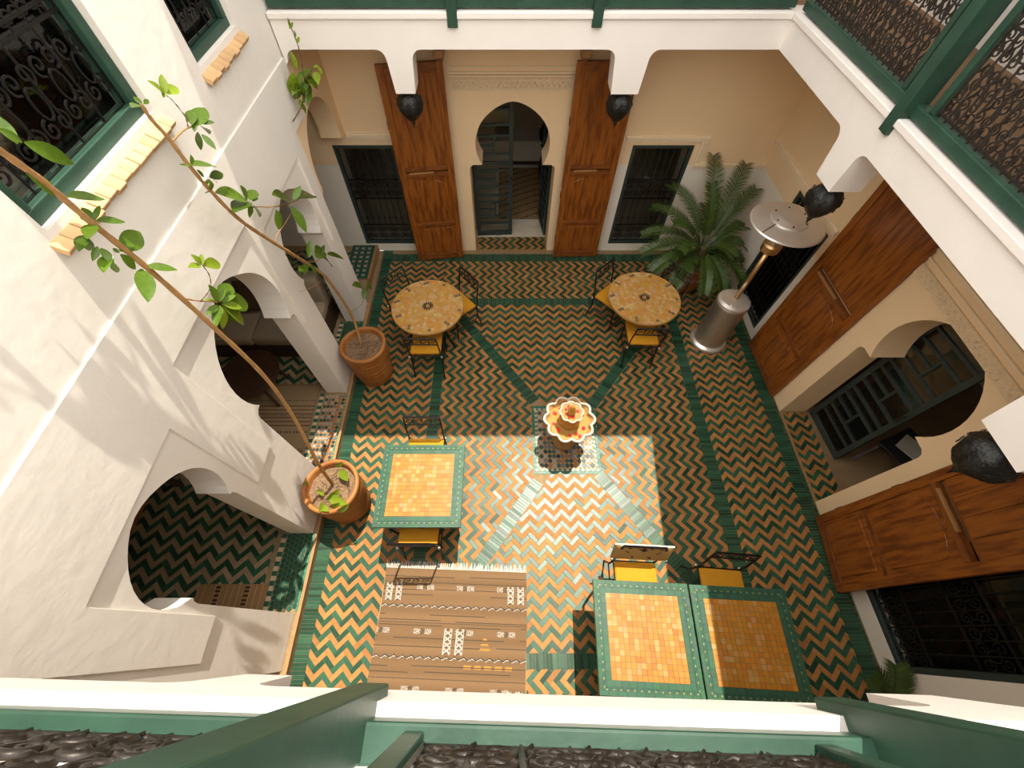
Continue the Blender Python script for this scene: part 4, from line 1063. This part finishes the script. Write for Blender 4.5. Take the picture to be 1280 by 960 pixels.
m_ = MB(); m_.lathe([(0.085, 1.74), (0.095, 1.95)], 32, c=(0.02, 0.02, 0)); m_.build('burner_screen', M_steel, e)
m_ = MB(); m_.lathe([(0.08, 1.95), (0.36, 1.985), (0.375, 1.98), (0.378, 1.99), (0.365, 2.0), (0.19, 2.035), (0.187, 2.042)], 64, c=(0.02, 0.02, 0)); dish = m_.build('reflector_dish', M_steel2, e)
m_ = MB(); m_.lathe([(0.187, 2.038), (0.187, 2.05), (0.12, 2.078), (0.04, 2.09), (0.002, 2.092)], 48, c=(0.02, 0.02, 0)); m_.build('dish_cap', M_steel2, dish, smooth=False)
for k in range(6):
    a = 2 * PI * k / 6 + .3; m_ = MB(); m_.lathe([(0.008, 0), (0.008, 0.012), (0.004, 0.014)], 8, c=(0.02 + 0.165 * math.cos(a), 0.02 + 0.165 * math.sin(a), 2.058)); m_.build('screw', M_black, dish)
m_ = MB(); m_.bar((0.02 - .18, 0.02 - .08, 2.044), (0.02 - .33, 0.02 - .17, 2.012), 0.006, 0.006); m_.build('dish_seam', M_black, dish)

# ================================================================== PLANTS
def leaf_mesh(name, m_, wid=0.42, curl=0.10, fold=0.12, n=7):
    """unit leaf: base at origin, tip at +x 1, faces +z"""
    b = MB(); rows = []
    for i in range(n + 1):
        t = i / n; w = wid * (math.sin(PI * min(1, t * 0.97 + 0.015)) ** 0.8) * (1 - 0.22 * t)
        z = -curl * (t * t) * 1.2 + curl * 0.6 * t
        rows.append((t, w / 2, z))
    for (t, w, z) in rows: b.v += [(t, -w, z + fold * w), (t, 0, z), (t, w, z + fold * w)]
    for i in range(n):
        o = i * 3; b.face((o, o + 3, o + 4, o + 1)); b.face((o + 1, o + 4, o + 5, o + 2))
    return b.mesh(name, m_, smooth=True, recalc=False)
ME_LEAF = leaf_mesh('leaf', M_leaf, 0.44, 0.12, 0.22)
ME_YOUNG = leaf_mesh('leaf', M_leafy, 0.5, 0.15, 0.3)
rl = random.Random(21)
def put_leaf(parent, a, b, roll=0.0, young=False, face=None, name='leaf'):
    a = Vector(a); b = Vector(b); d = b - a; L_ = d.length; x = d.normalized()
    f = Vector(face if face is not None else (0.62, -0.25, 0.75)); f = (f - x * f.dot(x))
    f = f.normalized() if f.length > 1e-3 else x.orthogonal().normalized()
    y = f.cross(x); R_ = Matrix((x, y, f)).transposed() @ Matrix.Rotation(roll, 3, 'X')
    o = link(name, ME_YOUNG if young else ME_LEAF, parent); o.matrix_local = T(a - PLO) @ R_.to_4x4() @ Matrix.Scale(L_, 4)
    return o
PLO = Vector((0, 0, 0))
def stem(parent, pts, r, name='stem', m_=None, n=8):
    # smooth Catmull-Rom through the points
    P = [Vector(p) for p in pts]; out = []
    for i in range(len(P) - 1):
        p0, p1, p2, p3 = P[max(i - 1, 0)], P[i], P[i + 1], P[min(i + 2, len(P) - 1)]
        for k in range(6):
            t = k / 6; out.append(0.5 * ((2 * p1) + (p2 - p0) * t + (2 * p0 - 5 * p1 + 4 * p2 - p3) * t * t + (3 * p1 - p0 - 3 * p2 + p3) * t ** 3))
    out.append(P[-1]); k = len(out)
    r0, r1 = r
    b = MB(); b.tube([p - PLO for p in out], [r0 + (r1 - r0) * i / (k - 1) + 0.0012 * math.sin(i * 2.1) for i in range(k)], n)
    return b.build(name, m_ or M_bark, parent, smooth=True)
def terracotta_pot(e, H_=0.70, R0=0.285, Rb=0.20, twist=0.0):
    prof = [(Rb, 0.0), (Rb + 0.015, 0.03)]
    for i in range(1, 22):
        t = i / 21; r_ = Rb + 0.015 + (R0 - 0.03 - Rb) * (t ** 0.7) + 0.013 * math.sin(t * 2 * PI * 8)
        prof.append((r_, 0.03 + t * (H_ - 0.11)))
    prof += [(R0 - 0.012, H_ - 0.07), (R0, H_ - 0.05), (R0 + 0.002, H_ - 0.015), (R0 - 0.01, H_), (R0 - 0.035, H_), (R0 - 0.045, H_ - 0.03), (R0 - 0.055, H_ - 0.10)]
    def fn(r_, z, a): return r_ * (1 + 0.012 * math.sin(3 * a + z * 16)), z + 0.012 * math.sin(a + twist) * (1 if 0.05 < z < H_ - 0.1 else 0)
    m_ = MB(); m_.lathe(prof, 56, fn=fn, cap1=False); potm = m_.build('pot', M_terra, e, smooth=True)
    m_ = MB(); n_ = 20; rq_ = random.Random(int(twist * 10) + 3)
    ringz = [[0.0] * 40 for _ in range(9)]
    o = len(m_.v)
    for k in range(9):
        for j in range(40):
            r_ = (R0 - 0.045) * k / 8; a = 2 * PI * j / 40
            m_.v.append((r_ * math.cos(a), r_ * math.sin(a), H_ - 0.085 + rq_.uniform(-0.008, 0.008) + 0.02 * (1 - k / 8)))
    for k in range(8):
        for j in range(40): m_.face((o + k * 40 + j, o + (k + 1) * 40 + j, o + (k + 1) * 40 + (j + 1) % 40, o + k * 40 + (j + 1) % 40))
    soil_ = m_.build('soil', M_soil, potm, smooth=True)
    m_ = MB()
    for k in range(26):                                # dry straw and twigs on the soil
        a = rq_.uniform(0, 2 * PI); r_ = rq_.uniform(0.03, R0 - 0.1); b_ = rq_.uniform(0, PI); l_ = rq_.uniform(0.02, 0.07)
        c = Vector((r_ * math.cos(a), r_ * math.sin(a), H_ - 0.062)); d = Vector((math.cos(b_), math.sin(b_), rq_.uniform(-.1, .2))) * l_
        m_.tube([c - d, c + d], 0.0028, 4)
    m_.build('dry_litter', M_twig, potm, kind='stuff')

# -- near tall plant
base1 = Vector((-1.785, 1.30, 0)); PLO = base1
pt1 = thing('potted_rubber_plant', 'terracotta pot beside the square table with a long bare tan stem', 'plant', base1)
terracotta_pot(pt1, 0.70, 0.285, 0.20, 0.4)
X1 = -1.75
s1 = [Vector((-1.79, 1.33, 0.62)), at_x(398, 580, -1.77), at_x(366, 520, -1.76), at_x(330, 470, X1), at_x(268, 410, X1), at_x(190, 340, X1), at_x(120, 283, X1), at_x(55, 228, -1.73), at_x(0, 188, -1.71), at_x(-40, 158, -1.70), Vector((-1.69, 1.52, 4.75)), Vector((-1.70, 1.75, 5.35)), Vector((-1.66, 2.02, 5.95)), Vector((-1.70, 2.2, 6.3))]
stem(pt1, s1, (0.017, 0.009))
# the crown of the same plant goes on above the picture and throws the long leaf shadows on the wall
rc = random.Random(31)
for (b0, b1) in (((-1.69, 1.55, 4.8), (-1.50, 1.15, 5.5)), ((-1.70, 1.72, 5.25), (-1.55, 2.35, 5.6)), ((-1.69, 1.9, 5.7), (-1.82, 1.45, 6.2)), ((-1.70, 1.62, 5.0), (-1.85, 2.2, 5.2)), ((-1.66, 2.02, 5.95), (-1.5, 2.6, 6.3))):
    b0 = Vector(b0); b1 = Vector(b1); stem(pt1, [b0, b0.lerp(b1, .5) + Vector((0, 0, .06)), b1], (0.007, 0.004), 'twig', None, 6)
    for k in range(8):
        p = b0.lerp(b1, 0.25 + 0.75 * k / 7); d_ = Vector((rc.uniform(-.7, .9), rc.uniform(-1, 1), rc.uniform(-.3, .7))).normalized() * rc.uniform(0.13, 0.20)
        put_leaf(pt1, p, p + d_, rc.uniform(-.5, .5), rc.random() < .3, face=(rc.uniform(-.4, .6), rc.uniform(-.4, .4), 1))
for k in range(12):
    p = Vector((-1.69, 1.5 + 0.06 * k, 4.6 + 0.14 * k)); d_ = Vector((rc.uniform(-.6, 1), rc.uniform(-1, 1), rc.uniform(-.2, .6))).normalized() * rc.uniform(0.13, 0.2)
    put_leaf(pt1, p, p + d_, rc.uniform(-.5, .5), face=(rc.uniform(-.4, .6), rc.uniform(-.4, .4), 1))
def twig(parent, pts, r=0.0045, m_=None): return stem(parent, pts, (r, r * 0.7), 'twig', m_, 6)
def leaves_px(parent, X_, lst, young=False):
    for (a, b, c, d, *rest) in lst:
        dx = rl.uniform(-0.06, 0.06)
        put_leaf(parent, at_x(a, b, X_), at_x(c, d, X_ + dx + (rest[0] if rest else 0)), rl.uniform(-.5, .5), young)
L1 = [(22, 180, -12, 138), (28, 178, 0, 160), (30, 178, 95, 205, .05), (72, 245, 36, 216), (85, 247, 132, 246), (118, 276, 101, 258), (119, 275, 124, 256), (120, 276, 157, 276), (118, 278, 99, 272), (117, 280, 108, 296),
      (106, 294, 98, 312), (108, 296, 112, 315), (122, 308, 116, 326), (126, 310, 142, 330), (142, 328, 146, 342), (150, 314, 178, 288), (152, 312, 168, 304), (150, 318, 172, 337), (150, 316, 140, 310),
      (177, 336, 186, 375, .05), (181, 333, 222, 336, .05), (136, 318, 128, 338)]
leaves_px(pt1, X1, L1)
ca = at_x(223, 372, X1); cb = at_x(274, 377, X1 - 0.03)
twig(pt1, [ca, at_x(248, 376, X1), cb], 0.0045); twig(pt1, [at_x(250, 377, X1), at_x(262, 362, X1), at_x(262, 345, X1), at_x(252, 330, X1)], 0.0035, M_twig)
for (u, v, u2, v2) in ((252, 331, 240, 318), (252, 331, 252, 317), (254, 332, 277, 328), (251, 332, 236, 333)): put_leaf(pt1, at_x(u, v, X1), at_x(u2, v2, X1), 0.2, True)
for (du, dv) in ((-10, -22), (6, -20), (18, -12), (26, 2), (22, 18), (6, 26), (-4, 22), (-14, 10), (12, -26), (30, 20), (-16, -8), (2, 12), (14, 8), (34, -4)):
    u0_, v0_ = 274 + du * 0.15, 380 + dv * 0.15
    put_leaf(pt1, at_x(u0_, v0_, X1 - 0.02), at_x(274 + du * 1.15, 382 + dv * 1.15, X1 - 0.02 + rl.uniform(-.1, .08)), rl.uniform(-.6, .6), rl.random() < 0.4)
for (u, v, u2, v2) in ((408, 625, 425, 612), (412, 622, 432, 630), (404, 628, 400, 640), (420, 640, 436, 632), (425, 588, 434, 600), (420, 584, 428, 578), (405, 620, 396, 612), (375, 608, 366, 604), (380, 608, 384, 602), (400, 634, 410, 638), (412, 634, 424, 630)):
    put_leaf(pt1, at_z(u, v, 0.66), at_z(u2, v2, 0.74), rl.uniform(-.5, .5), True)
# -- far tall plant
base2 = Vector((-1.785, 3.10, 0)); PLO = base2
pt2 = thing('potted_rubber_plant', 'terracotta pot by the arcade pier beside a round table, with a leafy stem', 'plant', base2)
terracotta_pot(pt2, 0.70, 0.285, 0.20, 1.7)
X2 = -1.86
s2 = [Vector((-1.83, 3.14, 0.62)), at_x(440, 395, -1.85), at_x(410, 350, X2), at_x(385, 330, X2), at_x(345, 305, X2), at_x(300, 275, X2), at_x(262, 237, X2), at_x(235, 205, X2), at_x(210, 172, X2), at_x(190, 150, X2), at_x(176, 130, X2)]
stem(pt2, s2, (0.017, 0.009))
L2 = [(178, 130, 166, 120), (176, 132, 164, 132), (180, 130, 186, 124), (240, 156, 238, 135), (244, 158, 256, 132), (252, 158, 262, 166), (247, 165, 251, 188), (252, 168, 270, 186), (243, 165, 243, 150), (250, 154, 268, 152),
      (238, 207, 272, 206), (238, 208, 224, 205), (240, 206, 239, 194), (246, 212, 256, 222), (262, 222, 280, 216), (264, 222, 272, 228), (262, 224, 256, 232), (262, 240, 254, 242), (264, 238, 263, 226),
      (308, 250, 272, 238), (309, 250, 302, 232), (312, 250, 320, 236), (310, 252, 292, 262), (312, 254, 313, 273), (314, 254, 326, 270), (316, 252, 322, 246),
      (364, 252, 343, 241), (366, 250, 376, 232, .1), (364, 258, 384, 290, .1), (370, 248, 392, 240), (345, 262, 350, 288), (386, 322, 388, 300), (395, 322, 404, 308), (400, 318, 406, 306), (409, 318, 431, 322, .05), (404, 322, 416, 332), (382, 330, 380, 342), (388, 330, 396, 344), (380, 334, 374, 338), (376, 342, 382, 352)]
leaves_px(pt2, X2 + 0.02, L2)
twig(pt2, [at_x(216, 176, X2), at_x(224, 168, X2), at_x(234, 160, X2), at_x(246, 158, X2)], 0.006)
twig(pt2, [at_x(235, 158, X2), at_x(231, 145, X2), at_x(216, 126, X2), at_x(206, 118, X2)], 0.003, M_twig)
for (u, v, u2, v2) in ((206, 118, 186, 100), (206, 117, 202, 92), (208, 117, 223, 108), (206, 120, 197, 106), (204, 122, 206, 112)): put_leaf(pt2, at_x(u, v, X2), at_x(u2, v2, X2), 0.2, True)
twig(pt2, [at_x(290, 264, X2), at_x(312, 259, X2), at_x(345, 258, X2), at_x(368, 252, X2), at_x(384, 240, X2)], 0.005)
twig(pt2, [at_x(344, 306, X2), at_x(346, 294, X2), at_x(356, 280, X2), at_x(364, 266, X2)], 0.004)
twig(pt2, [at_x(382, 328, X2), at_x(396, 326, X2), at_x(406, 318, X2)], 0.004)
twig(pt2, [at_x(402, 352, X2), at_x(388, 360, X2), at_x(374, 365, X2)], 0.003); twig(pt2, [at_x(356, 318, X2), at_x(372, 334, X2), at_x(380, 345, X2)], 0.002, M_twig)
twig(pt2, [at_x(436, 390, X2), at_x(452, 380, X2), at_x(458, 358, X2), at_x(466, 358, X2)], 0.003)
for (u, v, u2, v2) in ((452, 357, 442, 356), (456, 360, 454, 374), (458, 358, 466, 358)): put_leaf(pt2, at_x(u, v, X2 + .1), at_x(u2, v2, X2 + .1), 0.2)
# -- climbing vine at the far end of the arcade
base3 = at_x(366, 152, -2.06); PLO = base3
pv = thing('climbing_vine', 'leafy vine clump sprouting from the arcade wall before the corner of the back beam', 'vine', base3)
XV = 4.47
stem(pv, [base3, at_y(377, 132, 4.42), at_y(381, 105, XV), at_y(378, 85, XV), at_y(374, 62, XV), at_y(366, 40, XV), at_y(361, 26, XV)], (0.006, 0.003), m_=M_twig)
for k in range(34):
    u = 379 + rl.gauss(0, 7); v = 104 + rl.gauss(0, 10); a = rl.uniform(0.2, PI - 0.2)
    put_leaf(pv, at_y(u, v, XV + rl.uniform(-.03, .06)), at_y(u + 10 * math.cos(a), v + 12 * math.sin(a) + 3, XV - rl.uniform(-.03, .10)), rl.uniform(-.8, .8), k % 4 == 0)
for (u, v, u2, v2) in ((361, 32, 360, 22), (362, 36, 366, 28), (369, 48, 368, 38), (371, 54, 374, 46), (396, 82, 404, 94), (392, 84, 398, 82), (370, 88, 364, 64), (366, 90, 364, 118), (370, 96, 370, 126)): put_leaf(pv, at_y(u, v, XV), at_y(u2, v2, XV), 0.2, True)
twig(pv, [at_y(381, 100, XV), at_y(388, 90, XV), at_y(396, 84, XV)], 0.003, M_twig)

# -- palm
PLO = Vector((0, 0, 0))
pb = Vector((2.86, 4.80, 0))
pm = thing('potted_sago_palm', 'potted sago palm with arching fronds between a round table and the wall corner', 'palm', pb)
m_ = MB(); m_.lathe([(0.17, 0.0), (0.19, 0.03), (0.235, 0.20), (0.255, 0.36), (0.245, 0.43), (0.262, 0.46), (0.265, 0.50), (0.235, 0.50), (0.22, 0.44)], 48, cap1=False); m_.build('pot', mat('brown_glazed_terracotta', (0.33, 0.11, 0.03), 0.3, var=0.2, vscale=8), pm, smooth=True)
m_ = MB(); m_.lathe([(0.225, 0.45), (0.002, 0.465)], 32, cap0=False); m_.build('soil', M_soil, pm)
m_ = MB()
for k in range(14):
    a = 2 * PI * k / 14
    m_.tube([(0.252 * math.cos(a + .16 * math.cos(t)), 0.252 * math.sin(a + .16 * math.cos(t)), 0.33 + 0.03 * math.sin(t)) for t in [2 * PI * j / 10 for j in range(10)]], 0.006, 4, closed=True)
m_.build('relief_band', M_marblerim, pm)
m_ = MB(); m_.lathe([(0.09, 0.45), (0.10, 0.55), (0.09, 0.70), (0.05, 0.76), (0.01, 0.78)], 16); m_.build('trunk', mat('shaggy_trunk', (0.11, 0.06, 0.03), 0.9, bump=1, bscale=40), pm, smooth=True)
rf_ = random.Random(8)
def frond(az, elev, Lf, droop):
    b = MB(); n_ = 22; pts = []
    d = Vector((math.cos(az), math.sin(az), 0)); side = Vector((-math.sin(az), math.cos(az), 0)); p = Vector((0.04 * d.x, 0.04 * d.y, 0.74)); el = elev
    for i in range(n_ + 1):
        pts.append(p.copy()); t = i / n_
        p = p + (d * math.cos(el) + Vector((0, 0, math.sin(el)))) * (Lf / n_); el -= droop / n_ * (0.5 + t)
    b.tube(pts, [0.009 * (1 - 0.85 * i / n_) + 0.001 for i in range(n_ + 1)], 5)
    for i in range(14, 3 * n_ + 1):
        t = i / (3 * n_); k = min(int(t * n_), n_ - 1); q = pts[k].lerp(pts[k + 1], t * n_ - k); tn = (pts[k + 1] - pts[k]).normalized()
        nrm = side.cross(tn) * -1
        if nrm.z < 0: nrm = -nrm
        ll = 0.16 * math.sin(PI * min(1, (t - 0.12) * 0.98)) ** 0.55 + 0.02
        for sg in (-1, 1):
            dr = (side * sg * 0.82 + tn * 0.52 + nrm * 0.28 + Vector((0, 0, rf_.uniform(-.12, .05)))).normalized()
            wv = tn * 0.0066
            tip = q + dr * ll - Vector((0, 0, 0.02)); mid = q + dr * ll * 0.5 + nrm * 0.006
            o = len(b.v); b.v += [tuple(q - wv), tuple(q + wv), tuple(mid + wv), tuple(mid - wv), tuple(tip)]
            b.face((o, o + 1, o + 2, o + 3)); b.face((o + 3, o + 2, o + 4))
    return b.build('frond', M_palm, pm, recalc=False)
# fronds: upright ones towards the walls, drooping ones towards the court
for az, el, Lf, dr in ((95, 72, 1.20, 0.9), (62, 66, 1.18, 0.9), (125, 60, 1.0, 1.1), (42, 58, 1.0, 0.9), (150, 48, 0.95, 1.2), (172, 40, 0.95, 1.3), (190, 32, 0.95, 1.3), (210, 25, 0.90, 1.3), (235, 18, 0.8, 1.2), (262, 12, 0.75, 1.2), (288, 12, 0.75, 1.2), (312, 18, 0.75, 1.2), (335, 25, 0.56, 1.3), (358, 34, 0.56, 1.3), (18, 44, 0.66, 1.2), (222, 55, 0.7, 1.3), (110, 82, 0.85, 0.7), (300, 58, 0.55, 1.4), (180, 65, 0.7, 1.2), (78, 48, 0.7, 1.2), (200, 10, 0.8, 0.9), (340, 5, 0.5, 0.9)):
    frond(math.radians(az + rf_.uniform(-4, 4)), math.radians(el), Lf, dr)
# small palm sprig by the near right window
fs = Vector((3.40, -0.56, 0)); PLO = Vector((0, 0, 0))
sp = thing('potted_fern', 'small fern sprig in a clay pot below the grilled window near the joined tables', 'fern', fs)
m_ = MB(); m_.lathe([(0.07, 0), (0.10, 0.18), (0.115, 0.19), (0.115, 0.22), (0.095, 0.22), (0.09, 0.19)], 24, cap1=False); m_.build('pot', M_terra, sp, smooth=True)
m_ = MB(); m_.lathe([(0.092, 0.19), (0.002, 0.195)], 20, cap0=False); m_.build('soil', M_soil, sp)
pm_keep = pm; pm = sp
for az, el, Lf in ((85, 62, 0.40), (125, 60, 0.34), (265, 60, 0.2)):
    o = frond(math.radians(az), math.radians(el), Lf, 1.0); o.location = (0, 0, -0.56); 
pm = pm_keep
# yellow-green leaf spray caught in the right balustrade
PLO = Vector((0, 0, 0)); sb_ = at_x(1056, 38, 2.66)
yl = thing('leaf_spray', 'yellow green leaf spray caught in the gallery balustrade above the palm', 'leaf', sb_)
PLO = sb_
for (u, v, u2, v2) in ((1056, 38, 1058, 14), (1058, 26, 1067, 4), (1060, 16, 1070, -4), (1057, 30, 1062, 20)): put_leaf(yl, at_x(u, v, 2.66), at_x(u2, v2, 2.66), 0.3, True)

# ================================================================== THINGS INSIDE THE ROOMS
PLO = Vector((0, 0, 0))
sf = thing('corner_sofa', 'beige linen sofa inside the arcade behind the middle arch', 'sofa', (-3.35, 3.72, LZ))
m_ = MB(); m_.box(-0.85, 0.85, -0.40, 0.45, 0.0, 0.28); m_.build('base', M_darkwood, sf, bevel=0.01)
for k in range(2):
    m_ = MB(); m_.box(-0.84 + k * 0.845, -0.005 + k * 0.845, -0.42, 0.25, 0.28, 0.43); m_.build('seat_cushion', M_sofa, sf, bevel=0.03, smooth=True)
    m_ = MB(); m_.box(-0.84 + k * 0.845, -0.005 + k * 0.845, 0.25, 0.45, 0.28, 0.82); m_.build('back_cushion', M_sofa, sf, bevel=0.04, smooth=True)
def pillow(label, loc, rot, mt, s=0.42):
    m_ = MB(); n_ = 12
    for sg in (1, -1):
        o = len(m_.v)
        for i in range(n_ + 1):
            for j in range(n_ + 1):
                x, y = i / n_ * 2 - 1, j / n_ * 2 - 1
                m_.v.append((x * s / 2, y * s / 2, sg * 0.075 * ((1 - x ** 4) * (1 - y ** 4)) ** 0.6))
        for i in range(n_):
            for j in range(n_):
                a = o + i * (n_ + 1) + j; m_.face((a, a + n_ + 1, a + n_ + 2, a + 1) if sg > 0 else (a, a + 1, a + n_ + 2, a + n_ + 1))
    o = m_.build('throw_pillow', mt, None, smooth=True, recalc=False); o.location = loc; o.rotation_euler = rot
    return tag(o, label, 'pillow')
pillow('dark striped pillow leaning on the beige sofa back', (-3.35, 3.86, LZ + 0.66), (1.15, 0, 0.1), mat('dark_woven', (0.09, 0.05, 0.03), 0.9))
pillow('beige pillow leaning on the sofa end nearest the arcade', (-2.87, 3.84, LZ + 0.65), (1.2, 0, -0.3), M_sofa)
pillow('pale pillow lying on the sofa seat nearest the arcade', (-2.74, 3.55, LZ + 0.49), (0.15, 0, 0.4), M_pillow)
lt_ = thing('low_table', 'low dark wooden table standing before the beige sofa', 'table', (-3.15, 2.75, LZ + 0.0105))
m_ = MB(); m_.lathe([(0.34, 0.42), (0.35, 0.44), (0.35, 0.46), (0.33, 0.465)], 40); m_.build('table_top', M_darkwood, lt_)
for k in range(4):
    a = PI / 4 + k * PI / 2; m_ = MB(); m_.tube([(0.26 * math.cos(a), 0.26 * math.sin(a), 0.43), (0.30 * math.cos(a), 0.30 * math.sin(a), 0)], 0.02, 6); m_.build('leg', M_darkwood, lt_)
def plain_rug(label, loc, rz, w, l, fn, nx=70, ny=90):
    e_ = thing('woven_rug', label, 'rug', loc, rz)
    b = MB()
    for i in range(nx):
        for j in range(ny):
            b.add([(w * ((i + a) / nx - .5), l * ((j + c) / ny - .5), 0.007) for a, c in ((0, 0), (1, 0), (1, 1), (0, 1))], [(0, 1, 2, 3)], col=fn((i + .5) / nx, (j + .5) / ny))
    b.build('woven_field', M_rug, e_, recalc=False)
    b = MB(); b.box(-w / 2, w / 2, -l / 2, l / 2, 0.0, 0.0065); b.build('backing', M_darkwood, e_)
    return e_
def stripes(u, v):
    k = (v * 22) % 1
    if k < 0.14: return (0.10, 0.06, 0.03)
    if int(v * 22) % 4 == 1 and (u * 40) % 1 < 0.4 and 0.4 < k < 0.7: return (0.07, 0.045, 0.03)
    return (0.30, 0.20, 0.11)
plain_rug('brown striped rug inside the arcade behind the middle arch', (-3.05, 2.25, LZ + 0.002), 0, 1.15, 1.25, stripes)
def dotted(u, v):
    if (u * 12) % 1 < 0.12: return (0.40, 0.26, 0.12)
    if int(u * 12) in (3, 8) and (v * 16) % 1 < 0.5: return (0.06, 0.03, 0.02)
    return (0.30, 0.17, 0.075)
plain_rug('brown dotted rug on the black and cream chevron floor behind the near arch', (-2.80, 0.14, LZ + 0.002), 0, 0.72, 0.62, dotted)
bn2 = thing('wooden_bench', 'dark wooden bench along the arcade wall behind the near arch', 'bench', (-4.0, 1.2, LZ))
m_ = MB(); m_.box(-0.22, 0.22, -0.9, 0.35, 0.36, 0.42); m_.build('seat', M_woodrail, bn2, bevel=0.006)
for (a, b_) in ((-0.18, -0.85), (0.18, -0.85), (-0.18, 0.3), (0.18, 0.3)):
    m_ = MB(); m_.box(a - .03, a + .03, b_ - .03, b_ + .03, 0, 0.36); m_.build('leg', M_darkwood, bn2)
def berber(u, v):
    a = (v * 9 + abs(u * 2 - 1) * 2.2) % 1
    if a < 0.12: return (0.04, 0.025, 0.015)
    return (0.30, 0.19, 0.09)
plain_rug('tan rug with dark chevron lines on the floor inside the back doorway', (0.62, 7.25, 0.006), 0.0, 1.5, 1.6, berber)
cn = thing('console_bench', 'pale low bench at the far wall of the room behind the back doorway', 'bench', (0.35, 8.45, 0))
m_ = MB(); m_.box(-0.9, 0.9, -0.25, 0.25, 0.05, 0.45); m_.build('body', M_pillow, cn, bevel=0.02)
m_ = MB(); m_.box(-0.92, 0.92, -0.27, 0.27, 0.0, 0.05); m_.build('plinth', M_darkwood, cn)
m_ = MB(); m_.box(-0.9, 0.9, 0.25, 0.40, 0.05, 0.95); m_.build('backrest', M_sofa, cn, bevel=0.02)
vs_ = thing('tall_vase', 'black slim vase standing inside the back doorway by the rug', 'vase', (0.72, 7.75, 0.02))
m_ = MB(); m_.lathe([(0.06, 0), (0.09, 0.2), (0.05, 0.45), (0.035, 0.55), (0.07, 0.6)], 24); m_.build('body', M_black, vs_, smooth=True)
m_ = MB(); m_.lathe([(0.02, 0.60), (0.10, 0.72), (0.11, 0.86), (0.05, 0.98), (0.01, 1.0)], 20); m_.build('gourd', M_black, vs_, smooth=True)
bw = thing('copper_bowl', 'dark round bowl on the pale bench behind the back doorway', 'bowl', (-0.05, 8.38, 0.45))
m_ = MB(); m_.lathe([(0.05, 0), (0.13, 0.05), (0.17, 0.13), (0.155, 0.13), (0.11, 0.06)], 28); m_.build('body', M_darkwood, bw, smooth=True)
fstool = thing('folding_stool', 'dark crossed-leg folding stool inside the arched side doorway', 'stool', (4.55, 1.75, 0), 0.4)
for sg in (-1, 1):
    for yy in (-0.2, 0.2):
        m_ = MB(); m_.bar((-0.22 * sg, yy, 0.0), (0.22 * sg, yy, 0.46), 0.03, 0.03); m_.build('leg', M_darkwood, fstool)
m_ = MB(); m_.box(-0.24, 0.24, -0.23, 0.23, 0.46, 0.49); m_.build('seat', M_black, fstool, bevel=0.008)
m_ = MB(); m_.box(-0.12, 0.12, -0.16, 0.16, 0, 0.012)
bk = m_.build('open_booklet', M_pillow, None, bevel=0.003); bk.location = (4.58, 1.76, 0.4915); bk.rotation_euler = (0, 0, 0.6); tag(bk, 'pale booklet lying on the dark folding stool', 'booklet')
